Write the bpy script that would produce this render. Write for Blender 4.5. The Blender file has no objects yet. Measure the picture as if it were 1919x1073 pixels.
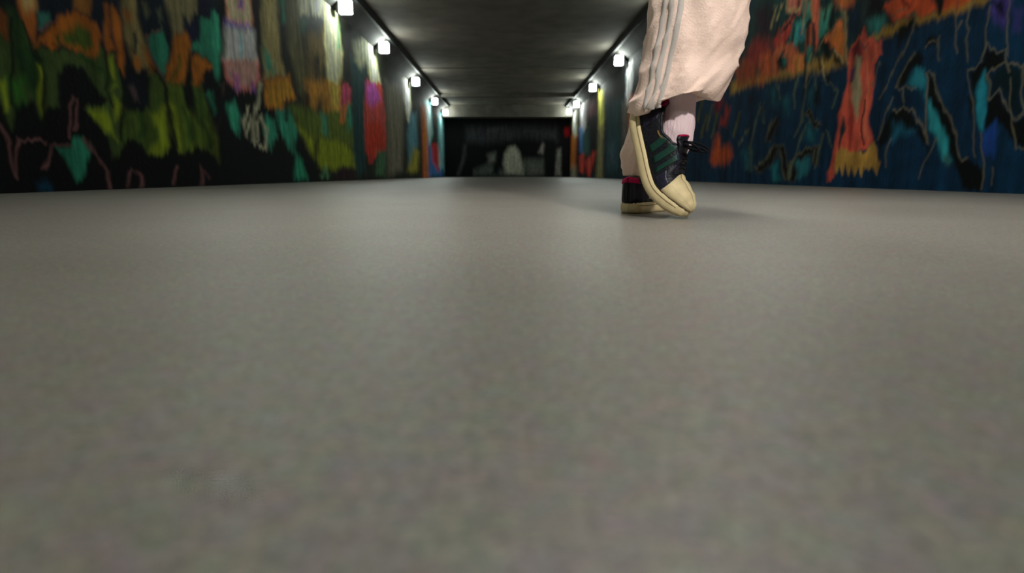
import bpy, bmesh, math, random
import numpy as np
from mathutils import Vector, noise
random.seed(7)
sc = bpy.context.scene
COL = sc.collection
# ------------------------------------------------------------------ camera, world, exposure
cam = bpy.data.cameras.new('camera'); cam_o = bpy.data.objects.new('camera', cam); COL.objects.link(cam_o)
cam.sensor_width = 36.0; cam.lens = 1100.0 / 1919.0 * 36.0
cam.clip_start = 0.02; cam.clip_end = 200
cam_o.location = (0, 0, 0.10)
cam_o.rotation_euler = (math.radians(90 - 10.783), 0, math.radians(-0.435))
cam.dof.use_dof = True; cam.dof.focus_distance = 1.75; cam.dof.aperture_fstop = 3.6
sc.camera = cam_o
w = bpy.data.worlds.new('night_air'); sc.world = w; w.use_nodes = True
w.node_tree.nodes['Background'].inputs[0].default_value = (0.30, 0.30, 0.28, 1)
w.node_tree.nodes['Background'].inputs[1].default_value = 0.02
sc.view_settings.view_transform = 'Standard'; sc.view_settings.look = 'None'
sc.view_settings.exposure = 0.0; sc.view_settings.gamma = 1.0; sc.view_settings.use_curve_mapping = False
LAMP_FAR = 54.0      # radiance of the wall lamps further down the underpass
ADDED_FLOOD = 480.0        # added flood lamp out of view behind the viewpoint
ADDED_STRIP = 112.0    # added strip light, out of view on the ceiling over the near end
LAMP_NEAR = 50.0     # extra wall lamps added out of view at the near end

# ------------------------------------------------------------------ helpers
def lin(c, k=1.0):
    return tuple(min(0.9, ((x / 255.0) ** 2.2) * k) for x in c) + (1.0,)
def material(name, color, rough=0.7, spec=0.4, bump=0.0, bscale=80.0, var=0.0, vscale=6.0, emit=0.0, stretch=None, metallic=0.0):
    m = bpy.data.materials.new(name); m.use_nodes = True
    nt = m.node_tree; b = nt.nodes['Principled BSDF']
    col = color if len(color) == 4 else tuple(color) + (1,)
    b.inputs['Base Color'].default_value = col
    b.inputs['Roughness'].default_value = rough; b.inputs['Specular IOR Level'].default_value = spec
    b.inputs['Metallic'].default_value = metallic
    if emit:
        b.inputs['Emission Color'].default_value = col; b.inputs['Emission Strength'].default_value = emit
    tc = nt.nodes.new('ShaderNodeTexCoord'); mp = nt.nodes.new('ShaderNodeMapping')
    nt.links.new(tc.outputs['Object'], mp.inputs['Vector'])
    if stretch: mp.inputs['Scale'].default_value = stretch
    if var:
        n = nt.nodes.new('ShaderNodeTexNoise'); n.inputs['Scale'].default_value = vscale; n.inputs['Detail'].default_value = 6
        nt.links.new(mp.outputs[0], n.inputs['Vector'])
        mr = nt.nodes.new('ShaderNodeMapRange'); mr.inputs['From Min'].default_value = .3; mr.inputs['From Max'].default_value = .7
        mr.inputs['To Min'].default_value = 1 - var; mr.inputs['To Max'].default_value = 1 + var
        nt.links.new(n.outputs['Fac'], mr.inputs['Value'])
        mx = nt.nodes.new('ShaderNodeMix'); mx.data_type = 'RGBA'; mx.blend_type = 'MULTIPLY'; mx.inputs[0].default_value = 1
        mx.inputs[6].default_value = col; nt.links.new(mr.outputs[0], mx.inputs[7])
        nt.links.new(mx.outputs[2], b.inputs['Base Color'])
    if bump:
        n2 = nt.nodes.new('ShaderNodeTexNoise'); n2.inputs['Scale'].default_value = bscale; n2.inputs['Detail'].default_value = 5
        nt.links.new(mp.outputs[0], n2.inputs['Vector'])
        bp = nt.nodes.new('ShaderNodeBump'); bp.inputs['Strength'].default_value = bump; bp.inputs['Distance'].default_value = 0.01
        nt.links.new(n2.outputs['Fac'], bp.inputs['Height']); nt.links.new(bp.outputs[0], b.inputs['Normal'])
    return m
def mesh_obj(name, verts, faces, mat, parent=None, smooth=False, org=(0, 0, 0)):
    me = bpy.data.meshes.new(name)
    o3 = Vector(org)
    me.from_pydata([tuple(Vector(v) - o3) for v in verts], [], faces); me.update()
    if mat: me.materials.append(mat)
    if smooth:
        for p in me.polygons: p.use_smooth = True
    o = bpy.data.objects.new(name, me); COL.objects.link(o)
    if parent: o.parent = parent
    return o
def bm_obj(name, bm, mat, parent=None, smooth=False):
    me = bpy.data.meshes.new(name); bm.to_mesh(me); bm.free(); me.materials.append(mat)
    if smooth:
        for p in me.polygons: p.use_smooth = True
    o = bpy.data.objects.new(name, me); COL.objects.link(o)
    if parent: o.parent = parent
    return o
def box_bm(bm, a, b, bevel=0.0):
    vs = [bm.verts.new((x, y, z)) for x in (a[0], b[0]) for y in (a[1], b[1]) for z in (a[2], b[2])]
    fs = [(0, 1, 3, 2), (4, 6, 7, 5), (0, 4, 5, 1), (2, 3, 7, 6), (0, 2, 6, 4), (1, 5, 7, 3)]
    ff = [bm.faces.new([vs[i] for i in f]) for f in fs]
    if bevel:
        es = list({e for f in ff for e in f.edges})
        bmesh.ops.bevel(bm, geom=es, offset=bevel, segments=3, affect='EDGES', profile=0.5)
    return bm
def tag(o, label, cat=None, group=None, kind=None):
    o['label'] = label
    if cat: o['category'] = cat
    if group: o['group'] = group
    if kind: o['kind'] = kind
    return o
def tube(path, rad, n=8, closed_ends=True):
    V = []; F = []
    P = [Vector(p) for p in path]
    up0 = Vector((0.3, 0.2, 1)).normalized()
    for i, p in enumerate(P):
        t = (P[min(i + 1, len(P) - 1)] - P[max(i - 1, 0)]).normalized()
        u = t.cross(up0)
        if u.length < 1e-3: u = t.cross(Vector((1, 0, 0)))
        u.normalize(); v = t.cross(u)
        r = rad[i] if isinstance(rad, (list, tuple)) else rad
        for k in range(n):
            a = 2 * math.pi * k / n
            V.append(p + u * math.cos(a) * r + v * math.sin(a) * r)
    for i in range(len(P) - 1):
        for k in range(n):
            F.append((i * n + k, i * n + (k + 1) % n, (i + 1) * n + (k + 1) % n, (i + 1) * n + k))
    if closed_ends:
        F.append(tuple(range(n))[::-1]); F.append(tuple((len(P) - 1) * n + k for k in range(n)))
    return V, F

# ------------------------------------------------------------------ dimensions of the underpass
HW = 2.7; Y0 = -6.0; END = 26.0; WT = 2.62; CZ = 2.90; CX = 2.40

# graffiti, and lamp light painted in as pale streaks: (colour, softness along, softness up, outline in metres along the wall and up)
PAINT_LEFT=[
((15,24,34),0.063,0.038,[(3.346,1.042),(7.052,2.091),(6.904,1.326),(4.948,0.848),(4.073,0.857),(3.301,0.807)]),
((52,68,34),0.018,0.013,[(3.31,0.856),(3.432,0.932),(3.506,0.921),(3.58,0.816),(3.74,0.827),(4.198,0.928),(4.331,0.805),(4.307,0.573),(4.236,0.311),(4.135,0.206),(4.087,0.353),(3.969,0.501),(3.906,0.529),(4.129,0.572),(4.009,0.705),(3.919,0.771),(3.837,0.768),(3.747,0.709),(3.701,0.626),(3.693,0.506),(3.579,0.451),(3.543,0.298),(3.535,0.404),(3.52,0.507),(3.36,0.489),(3.316,0.325),(3.298,0.423),(3.244,0.513)]),
((26,50,26),0.023,0.018,[(3.411,0.821),(3.58,0.816),(3.636,0.744),(3.583,0.578),(3.52,0.507),(3.439,0.639),(3.407,0.732)]),
((134,78,26),0.019,0.013,[(3.58,0.816),(3.671,0.928),(3.794,1.031),(3.914,1.088),(4.033,1.101),(4.132,1.068),(4.173,0.995),(4.132,0.88),(4.018,0.847),(3.888,0.867),(3.746,0.86),(3.627,0.846)]),
((58,74,26),0.024,0.017,[(3.807,0.937),(3.968,1.029),(4.067,1.007),(4.085,0.918),(3.972,0.872),(3.912,0.905),(3.811,0.879)]),
((30,60,30),0.013,0.009,[(3.746,0.923),(3.749,0.859),(3.775,0.867),(3.772,0.931)]),
((150,84,24),0.013,0.009,[(3.69,0.923),(3.671,0.842),(3.712,0.818),(3.738,0.841),(3.704,0.855),(3.724,0.929)]),
((138,80,34),0.016,0.012,[(3.484,1.071),(3.63,1.112),(3.582,0.827),(3.52,0.924),(3.493,0.986)]),
((140,124,80),0.032,0.024,[(3.511,1.079),(3.623,1.11),(3.605,1.035),(3.536,1.007)]),
((114,66,30),0.018,0.014,[(3.334,0.983),(3.412,0.956),(3.402,0.838),(3.362,0.82),(3.314,0.875)]),
((34,54,28),0.022,0.017,[(3.397,0.999),(3.47,1),(3.516,0.903),(3.521,0.794),(3.431,0.796),(3.41,0.879)]),
((15,24,34),0.022,0.016,[(3.637,1.114),(3.97,1.207),(3.915,1.094),(3.796,1.042),(3.736,1.038),(3.65,1.036)]),
((44,92,82),0.017,0.012,[(3.633,1.022),(3.707,1.041),(3.712,0.99),(3.619,0.911)]),
((88,62,62),0.009,0.006,[(3.623,0.904),(3.7,0.978),(3.782,1.029),(3.776,1.036),(3.692,0.984),(3.613,0.908)]),
((124,82,36),0.02,0.013,[(3.952,1.202),(4.113,1.247),(4.08,1.119),(4.017,1.109),(3.952,1.114)]),
((15,24,34),0.027,0.017,[(4.113,1.247),(4.267,1.291),(4.212,1.098),(4.183,0.997),(4.134,1.08),(4.09,1.127)]),
((134,78,26),0.023,0.014,[(4.243,1.213),(4.283,1.224),(4.248,1.011),(4.278,0.944),(4.222,0.909),(4.192,0.999)]),
((134,78,26),0.024,0.015,[(4.309,1.206),(4.357,1.231),(4.396,1.142),(4.385,0.978),(4.386,0.788),(4.334,0.818),(4.298,0.948),(4.284,1.08)]),
((112,102,64),0.033,0.019,[(4.434,1.337),(4.595,1.383),(4.613,1.155),(4.68,1.024),(4.708,0.921),(4.522,0.856),(4.46,0.929),(4.419,1.048)]),
((134,78,26),0.038,0.022,[(4.441,1.216),(4.521,1.248),(4.531,1.187),(4.461,1.158)]),
((130,78,26),0.042,0.024,[(4.635,1.028),(4.722,0.991),(4.776,0.891),(4.673,0.861)]),
((140,84,26),0.032,0.019,[(4.487,0.96),(4.562,0.948),(4.546,0.866),(4.48,0.868)]),
((20,34,36),0.019,0.011,[(4.531,1.109),(4.535,1.048),(4.485,0.976),(4.518,0.975),(4.571,1.054),(4.568,1.12)]),
((15,26,36),0.037,0.02,[(4.614,1.388),(4.966,1.487),(5.04,1.324),(5.025,1.178),(4.958,1.107),(4.916,1.225),(4.687,1.119),(4.621,1.196)]),
((90,96,66),0.042,0.023,[(4.686,1.341),(4.697,1.278),(4.741,1.294),(4.73,1.357)]),
((80,90,66),0.038,0.02,[(4.882,1.339),(4.895,1.273),(4.932,1.286),(4.92,1.352)]),
((58,76,30),0.033,0.019,[(4.307,0.573),(4.364,0.541),(4.498,0.554),(4.624,0.608),(4.686,0.808),(4.653,0.884),(4.84,0.832),(4.854,0.634),(4.873,0.461),(4.732,0.206),(4.575,0.231),(4.496,0.311),(4.369,0.345),(4.257,0.312),(4.15,0.18),(4.251,0.389)]),
((14,20,30),0.026,0.015,[(4.393,0.802),(4.589,0.794),(4.652,0.694),(4.624,0.608),(4.5,0.568),(4.425,0.639),(4.378,0.723)]),
((72,62,62),0.025,0.015,[(4.407,0.716),(4.448,0.624),(4.497,0.639),(4.455,0.732)]),
((38,106,84),0.022,0.012,[(4.687,1.119),(4.916,1.225),(4.958,1.107),(4.905,0.899),(4.834,0.866),(4.724,1.006)]),
((88,62,62),0.014,0.008,[(4.679,1.11),(4.922,1.221),(4.911,1.234),(4.67,1.122)]),
((88,62,62),0.014,0.008,[(4.665,1.112),(4.751,0.94),(4.86,0.846),(4.879,0.855),(4.771,0.948),(4.684,1.12)]),
((106,100,70),0.041,0.021,[(4.966,1.487),(5.223,1.559),(5.23,1.267),(5.065,1.173),(5.04,1.324)]),
((142,86,26),0.033,0.017,[(5.068,1.188),(5.317,1.287),(5.299,1.086),(5.143,0.848),(5.081,0.824),(4.882,0.809),(4.941,0.947)]),
((60,70,26),0.033,0.017,[(5.106,1.051),(5.057,0.941),(4.956,0.839),(4.99,0.835),(5.095,0.941),(5.146,1.056)]),
((72,90,30),0.036,0.018,[(4.888,0.81),(5.111,0.828),(5.168,0.668),(5.331,0.559),(5.54,0.611),(5.827,0.391),(5.636,0.183),(5.517,0.309),(5.255,0.331),(5.218,0.297),(4.976,0.28),(4.94,0.526),(4.886,0.666)]),
((58,80,30),0.047,0.023,[(5.269,0.881),(5.424,0.873),(5.525,0.708),(5.534,0.577),(5.331,0.559),(5.26,0.679)]),
((108,124,30),0.04,0.021,[(4.886,0.666),(4.963,0.646),(5.045,0.413),(5.007,0.289),(4.952,0.302),(4.906,0.493)]),
((108,124,30),0.052,0.024,[(5.549,0.478),(5.807,0.39),(5.639,0.201),(5.517,0.309)]),
((108,124,30),0.036,0.02,[(4.559,0.272),(4.787,0.426),(4.823,0.341),(4.721,0.213),(4.579,0.252)]),
((108,124,30),0.027,0.018,[(3.952,0.499),(4.085,0.537),(4.182,0.447),(4.186,0.347),(4.092,0.378)]),
((108,124,30),0.029,0.018,[(4.218,0.884),(4.268,0.893),(4.256,0.706),(4.205,0.686)]),
((108,124,30),0.029,0.018,[(4.219,0.638),(4.286,0.571),(4.269,0.48),(4.21,0.487)]),
((108,124,30),0.018,0.014,[(3.304,0.579),(3.343,0.595),(3.324,0.465),(3.294,0.432)]),
((108,124,30),0.02,0.015,[(3.563,0.731),(3.597,0.726),(3.583,0.578),(3.571,0.407),(3.551,0.448),(3.54,0.572)]),
((108,124,30),0.037,0.021,[(4.801,0.628),(4.854,0.634),(4.843,0.444),(4.724,0.365),(4.685,0.419)]),
((108,124,30),0.035,0.02,[(4.637,0.555),(4.74,0.579),(4.721,0.478),(4.646,0.472)]),
((44,100,34),0.037,0.029,[(3.383,0.61),(3.449,0.62),(3.442,0.519),(3.374,0.5)]),
((10,14,14),0.035,0.018,[(5.296,1.1),(5.272,0.866),(5.328,0.623),(5.229,0.675),(5.134,0.726),(5.161,0.865)]),
((142,86,26),0.038,0.018,[(5.309,1.087),(5.473,1.126),(5.701,1.078),(5.511,0.982),(5.391,0.868),(5.296,0.862)]),
((10,14,14),0.04,0.019,[(5.494,0.979),(5.694,1.044),(5.707,0.888),(5.521,0.862)]),
((38,106,84),0.03,0.014,[(5.535,1.445),(5.713,1.505),(5.837,1.601),(5.893,1.516),(5.957,1.226),(5.779,0.923),(5.741,1.102),(5.475,1.134),(5.321,1.151),(5.33,1.198),(5.5,1.265)]),
((38,106,84),0.03,0.014,[(5.513,0.821),(5.658,0.856),(5.683,0.708),(5.614,0.631)]),
((20,25,46),0.036,0.018,[(5.245,1.374),(5.498,1.42),(5.483,1.261),(5.308,1.239)]),
((112,106,76),0.036,0.018,[(5.253,1.567),(5.475,1.629),(5.48,1.493),(5.335,1.381),(5.227,1.428)]),
((20,20,40),0.039,0.019,[(5.508,1.639),(5.789,1.717),(5.681,1.512),(5.514,1.502)]),
((10,14,14),0.045,0.02,[(5.941,1.76),(6.06,1.793),(6.021,1.496),(5.902,1.367),(5.893,1.516)]),
((10,14,14),0.024,0.015,[(3.218,0.377),(3.316,0.325),(3.579,0.451),(3.687,0.472),(4.087,0.353),(4.133,0.193),(4.371,0.358),(4.527,0.229),(4.972,0.257),(5.252,0.314),(5.634,0.175),(5.973,0.326),(6.635,-0.059),(6.595,-0.266),(3.131,-0.073)]),
((38,106,84),0.019,0.013,[(3.615,0.258),(3.758,0.276),(3.781,0.312),(3.867,0.328),(3.941,0.261),(3.855,0.175),(3.798,0.056),(3.765,0.057),(3.69,0.172)]),
((16,52,72),0.032,0.025,[(3.458,0.039),(3.545,0.048),(3.537,0.004),(3.459,0.006)]),
((88,62,62),0.011,0.009,[(3.309,0.082),(3.352,0.283),(3.547,0.286),(3.551,0.301),(3.34,0.291),(3.292,0.083)]),
((88,62,62),0.013,0.009,[(3.526,0.124),(3.588,0.268),(3.759,0.277),(3.761,0.293),(3.575,0.278),(3.507,0.126)]),
((88,62,62),0.014,0.01,[(3.764,0.334),(3.791,0.516),(3.825,0.571),(3.842,0.561),(3.795,0.358),(3.818,0.359),(3.866,0.565),(3.813,0.581),(3.769,0.514),(3.742,0.332)]),
((88,62,62),0.016,0.01,[(3.873,0.318),(3.974,0.209),(4.049,0.126),(4.046,0.015),(4.074,0.016),(4.076,0.132),(3.997,0.219),(3.894,0.329)]),
((88,62,62),0.019,0.011,[(4.276,0.01),(4.317,0.114),(4.355,0.133),(4.404,0.087),(4.395,0.008),(4.426,0.008),(4.435,0.093),(4.369,0.151),(4.29,0.12),(4.247,0.013)]),
((88,62,62),0.01,0.009,[(3.242,0.356),(3.283,0.262),(3.285,0.082),(3.303,0.084),(3.3,0.266),(3.258,0.364)]),
((88,62,62),0.023,0.013,[(4.863,0.027),(4.928,0.148),(4.89,0.152),(4.826,0.031)]),
((88,62,62),0.028,0.014,[(5.296,0.006),(5.332,0.161),(5.411,0.049),(5.455,0.06),(5.31,0.18),(5.251,0.008)]),
((88,62,62),0.032,0.015,[(5.705,0.504),(5.845,0.742),(5.89,0.974),(5.835,0.966),(5.791,0.738),(5.655,0.505)]),
((14,24,16),0.018,0.011,[(4.316,0.8),(4.338,0.679),(4.282,0.521),(4.227,0.337),(4.255,0.338),(4.312,0.522),(4.368,0.684),(4.346,0.809)]),
((14,24,16),0.023,0.013,[(4.848,0.817),(4.846,0.631),(4.893,0.504),(4.919,0.314),(4.964,0.32),(4.937,0.513),(4.889,0.64),(4.891,0.826)]),
((14,24,16),0.012,0.009,[(3.571,0.812),(3.595,0.735),(3.588,0.578),(3.558,0.385),(3.576,0.386),(3.606,0.581),(3.612,0.741),(3.588,0.82)]),
((14,24,16),0.011,0.009,[(3.426,0.931),(3.388,0.748),(3.377,0.609),(3.342,0.467),(3.36,0.468),(3.395,0.612),(3.407,0.752),(3.444,0.935)]),
((14,24,16),0.017,0.011,[(4.186,0.925),(4.181,0.841),(4.125,0.65),(4.193,0.557),(4.215,0.567),(4.149,0.655),(4.204,0.845),(4.209,0.931)]),
((14,24,16),0.026,0.013,[(5.287,1.084),(5.22,0.891),(5.15,0.76),(5.191,0.761),(5.262,0.894),(5.331,1.091)]),
((14,24,16),0.012,0.009,[(3.513,0.921),(3.571,0.73),(3.585,0.736),(3.527,0.927)]),
((14,24,16),0.022,0.012,[(4.697,0.915),(4.802,0.822),(4.867,0.761),(4.891,0.772),(4.826,0.833),(4.719,0.927)]),
((30,56,22),0.019,0.015,[(3.457,0.886),(3.501,0.747),(3.532,0.63),(3.558,0.64),(3.526,0.758),(3.481,0.898)]),
((30,56,22),0.026,0.017,[(3.92,0.82),(4.085,0.78),(4.219,0.705),(4.248,0.725),(4.109,0.801),(3.94,0.841)]),
((30,56,22),0.033,0.019,[(4.474,0.536),(4.499,0.433),(4.461,0.352),(4.501,0.35),(4.541,0.437),(4.516,0.546)]),
((30,56,22),0.043,0.022,[(5.053,0.651),(5.141,0.508),(5.177,0.387),(5.233,0.397),(5.195,0.521),(5.104,0.666)]),
((30,56,22),0.048,0.023,[(5.338,0.552),(5.45,0.466),(5.457,0.338),(5.52,0.344),(5.51,0.48),(5.39,0.573)]),
((10,14,14),0.019,0.013,[(3.71,0.595),(3.761,0.701),(3.844,0.764),(3.932,0.751),(4.022,0.684),(4.148,0.574),(3.905,0.523),(3.932,0.485),(3.883,0.411),(3.707,0.419)]),
((10,14,14),0.025,0.015,[(4.193,0.194),(4.254,0.299),(4.37,0.351),(4.473,0.31),(4.548,0.216),(4.462,0.132),(4.201,0.13)]),
((88,62,62),0.014,0.01,[(3.763,0.334),(3.791,0.516),(3.825,0.571),(3.843,0.561),(3.796,0.358),(3.817,0.359),(3.865,0.565),(3.813,0.581),(3.77,0.514),(3.742,0.332)]),
((39,42,34),0.281,0.08,[(5.826,1.744),(28.425,8.142),(26.733,-0.12),(8.579,0.029),(8.477,0.37),(7.569,0.934),(7.377,2.122)]),
((13,18,18),0.124,0.048,[(5.657,0.873),(6.737,1.021),(7.697,0.926),(8.657,0.429),(8.574,0.003),(5.489,0.004)]),
((50,139,110),0.032,0.015,[(5.793,1.573),(5.896,1.55),(5.877,1.261),(5.741,0.935),(5.667,1.106)]),
((13,18,18),0.044,0.02,[(5.949,1.729),(6.069,1.762),(5.94,0.999),(5.734,0.901),(5.877,1.261)]),
((235,166,132),0.051,0.021,[(6.072,1.78),(6.675,1.947),(6.639,1.639),(6.422,1.571),(6.068,1.558)]),
((79,79,158),0.051,0.021,[(6.353,1.839),(6.35,1.732),(6.44,1.757),(6.444,1.866)]),
((105,95,163),0.063,0.026,[(6.049,1.562),(6.57,1.642),(6.692,1.595),(6.012,1.468)]),
((198,198,187),0.076,0.032,[(6.026,1.48),(6.679,1.601),(6.731,1.295),(5.935,1.171)]),
((118,184,171),0.076,0.032,[(6.276,1.482),(6.277,1.267),(6.367,1.287),(6.365,1.505)]),
((235,137,126),0.064,0.027,[(5.94,1.154),(6.734,1.315),(6.757,1.123),(6.489,0.987),(6.17,0.935),(5.944,1.017)]),
((105,79,158),0.073,0.031,[(6.111,1.058),(6.129,0.935),(6.215,0.952),(6.197,1.077)]),
((105,79,158),0.068,0.028,[(6.486,1.042),(6.495,0.967),(6.573,0.981),(6.563,1.057)]),
((29,26,26),0.058,0.023,[(6.7,1.954),(6.93,2.018),(6.806,1.17),(6.727,1.099),(6.731,1.295)]),
((50,139,110),0.047,0.021,[(5.912,0.751),(6.065,0.822),(6.161,0.669),(6.09,0.479),(5.937,0.577)]),
((153,142,92),0.065,0.024,[(6.93,2.018),(7.412,2.152),(7.388,1.582),(7.511,1.281),(6.862,1.139),(6.876,1.479)]),
((58,137,110),0.078,0.03,[(6.903,1.485),(7.074,1.417),(7.18,1.25),(6.935,1.251)]),
((44,105,81),0.072,0.025,[(7.473,2.169),(7.728,2.239),(7.646,1.917),(7.533,1.869)]),
((198,129,42),0.069,0.025,[(6.884,1.122),(7.64,1.302),(7.802,1.053),(7.386,0.958),(7.367,0.857),(6.859,0.856)]),
((50,139,110),0.062,0.024,[(6.838,0.752),(7.047,0.708),(7.082,0.541),(6.871,0.371),(6.749,0.561)]),
((50,139,110),0.072,0.026,[(7.154,0.825),(7.564,0.911),(7.833,0.682),(7.59,0.377),(7.411,0.449),(7.204,0.636)]),
((13,18,18),0.054,0.019,[(7.435,0.986),(7.386,0.738),(7.488,0.747),(7.537,0.998)]),
((42,137,105),0.08,0.027,[(7.694,0.392),(7.918,0.279),(8.07,0.034),(7.591,0.038)]),
((166,166,137),0.039,0.016,[(6.353,0.795),(6.21,0.637),(6.277,0.479),(6.473,0.694),(6.411,0.696),(6.254,0.501),(6.272,0.64),(6.413,0.793)]),
((166,166,137),0.043,0.017,[(6.714,1.079),(6.577,0.828),(6.43,0.656),(6.422,0.436),(6.733,0.364),(6.861,0.57),(6.706,0.74),(6.522,0.646),(6.497,0.465),(6.565,0.469),(6.59,0.647),(6.654,0.714),(6.786,0.562),(6.694,0.386),(6.486,0.45),(6.496,0.66),(6.644,0.829),(6.784,1.085)]),
((95,92,60),0.104,0.034,[(7.728,2.239),(8.181,2.365),(8.227,1.869),(8.352,1.365),(8.423,0.928),(8.01,1.125),(7.703,1.623)]),
((198,198,155),0.088,0.028,[(8.181,2.365),(8.633,2.491),(8.522,2.233),(8.209,2.143)]),
((211,211,171),0.101,0.03,[(8.65,2.495),(9.317,2.681),(9.123,2.372),(8.77,2.296)]),
((39,84,68),0.108,0.035,[(8.167,2.11),(8.504,2.145),(8.313,1.934),(8.166,1.925)]),
((110,95,58),0.147,0.044,[(8.386,1.927),(9.169,2.15),(9.183,1.758),(8.844,1.388),(8.352,1.365)]),
((13,18,18),0.123,0.037,[(8.699,1.721),(8.922,1.788),(8.819,1.436),(8.686,1.441)]),
((168,118,44),0.125,0.038,[(8.197,1.342),(8.849,1.415),(9.322,1.513),(9.4,0.912),(9.009,0.865),(8.902,1.24),(8.505,0.937),(8.284,1.013)]),
((13,18,18),0.088,0.028,[(8.154,1.192),(8.313,1.164),(8.414,0.877),(8.225,0.909)]),
((227,211,147),0.089,0.024,[(9.346,2.689),(9.791,2.812),(10.032,2.457),(10.172,2.055),(9.975,1.612),(9.716,1.487),(9.273,1.505),(9.228,2.084)]),  # glow of the nearest left lamp in view, painted on the wall
((79,198,132),0.125,0.033,[(9.831,2.603),(10.01,2.452),(10.063,2.063),(9.879,2.055),(9.872,2.391)]),
((211,153,66),0.119,0.033,[(9.273,1.505),(9.716,1.487),(9.975,1.612),(9.869,1.071),(9.491,0.863),(9.364,1.133)]),
((87,102,36),0.13,0.039,[(7.569,0.934),(8.056,0.988),(8.761,0.962),(10.092,1.183),(10.639,0.892),(10.634,0.537),(9.429,0.544),(8.507,0.527),(7.989,0.646)]),
((58,137,110),0.105,0.031,[(8.85,0.971),(9.116,0.942),(9.109,0.668),(8.887,0.707)]),
((124,137,31),0.112,0.032,[(7.793,0.726),(8.518,0.579),(9.446,0.631),(10.094,0.607),(10.621,0.471),(10.662,0.21),(9.906,0.233),(9.455,0.154),(8.613,0.202),(8.176,0.46)]),
((42,26,31),0.131,0.035,[(9.51,0.169),(9.906,0.233),(10.502,0.193),(10.597,0.013),(9.327,0.023)]),
((79,132,92),0.078,0.023,[(8.775,0.05),(8.879,0.2),(8.973,0.048),(9.102,0.06),(8.886,0.239),(8.656,0.06)]),
((13,18,18),0.095,0.03,[(8.493,0.578),(8.361,0.11),(8.493,0.109),(8.628,0.585)]),
((13,18,18),0.107,0.027,[(10.626,2.717),(10.319,1.635),(10.566,1.67),(10.882,2.779)]),
((235,73,100),0.101,0.026,[(10.036,1.474),(10.289,1.599),(10.604,1.552),(10.497,1.32),(10.098,1.214),(9.926,1.136)]),
((235,110,58),0.099,0.026,[(9.937,1.196),(10.472,1.317),(10.191,1.103),(10.05,0.969),(9.862,0.923)]),
((52,132,100),0.106,0.027,[(10.276,1.233),(10.618,1.303),(10.626,0.955),(10.25,0.801)]),
((26,63,63),0.162,0.038,[(10.724,2.099),(11.793,2.536),(11.836,1.825),(11.33,0.182),(10.81,0.078),(10.588,0.502)]),
((158,163,121),0.166,0.039,[(11,2.403),(11.814,2.642),(11.913,2.218),(11.402,2.028),(11.004,2.088)]),
((235,66,58),0.152,0.032,[(11.89,1.868),(13.033,2.038),(13.229,1.873),(13.437,1.423),(13.395,0.691),(12.597,0.579),(11.823,0.314),(11.559,0.575),(11.565,1.376)]),
((235,79,163),0.193,0.042,[(11.765,1.78),(12.479,1.956),(13.04,1.694),(12.203,1.41),(11.765,1.468)]),
((224,52,31),0.202,0.043,[(11.619,1.035),(12.87,1.213),(13.377,1.015),(13.354,0.689),(12.561,0.577),(11.859,0.333),(11.59,0.576)]),
((224,224,161),0.147,0.031,[(11.919,2.562),(12.462,2.728),(12.771,2.371),(13.072,2.044),(12.216,1.899),(11.961,2.227)]),  # pool of light beside the second left lamp, painted in
((68,110,76),0.217,0.045,[(12.561,0.577),(13.379,0.609),(13.134,0.094),(12.322,0.094)]),
((110,105,89),0.347,0.063,[(13.68,2.134),(15.95,2.285),(15.399,0.212),(13.546,0.073)]),
((235,235,198),0.263,0.042,[(15.94,2.518),(16.763,2.667),(17.005,1.977),(16.537,1.53),(16.048,2.062)]),  # third left lamp's light on the wall, put in as pale colour
((84,132,147),0.389,0.06,[(17.063,1.78),(18.015,1.874),(18.216,1.015),(16.601,0.272),(16.394,1.123)]),
((153,145,55),0.403,0.061,[(16.271,0.193),(17.387,0.867),(18.404,0.8),(17.977,0.203)]),
((232,110,47),0.39,0.052,[(19.38,2.24),(20.279,2.339),(20.621,-0.006),(19.273,0.001)]),
((158,232,232),0.433,0.054,[(20.198,2.39),(21.351,2.616),(21.772,1.59),(20.841,1.084)]),  # cyan-white glow of the fourth left lamp, painted in
((58,113,171),0.678,0.079,[(20.753,1.143),(24.763,0.433),(25.265,0.033),(20.532,0.046)]),
((235,52,52),0.516,0.06,[(21.678,1.123),(22.96,1.254),(24.596,0.658),(23.374,0.234),(21.679,0.592)]),
((132,224,235),0.6,0.064,[(24.005,2.393),(25.645,2.626),(25.316,0.284),(23.735,0.419)]),  # farthest left lamp's glow painted as colour
]
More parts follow.
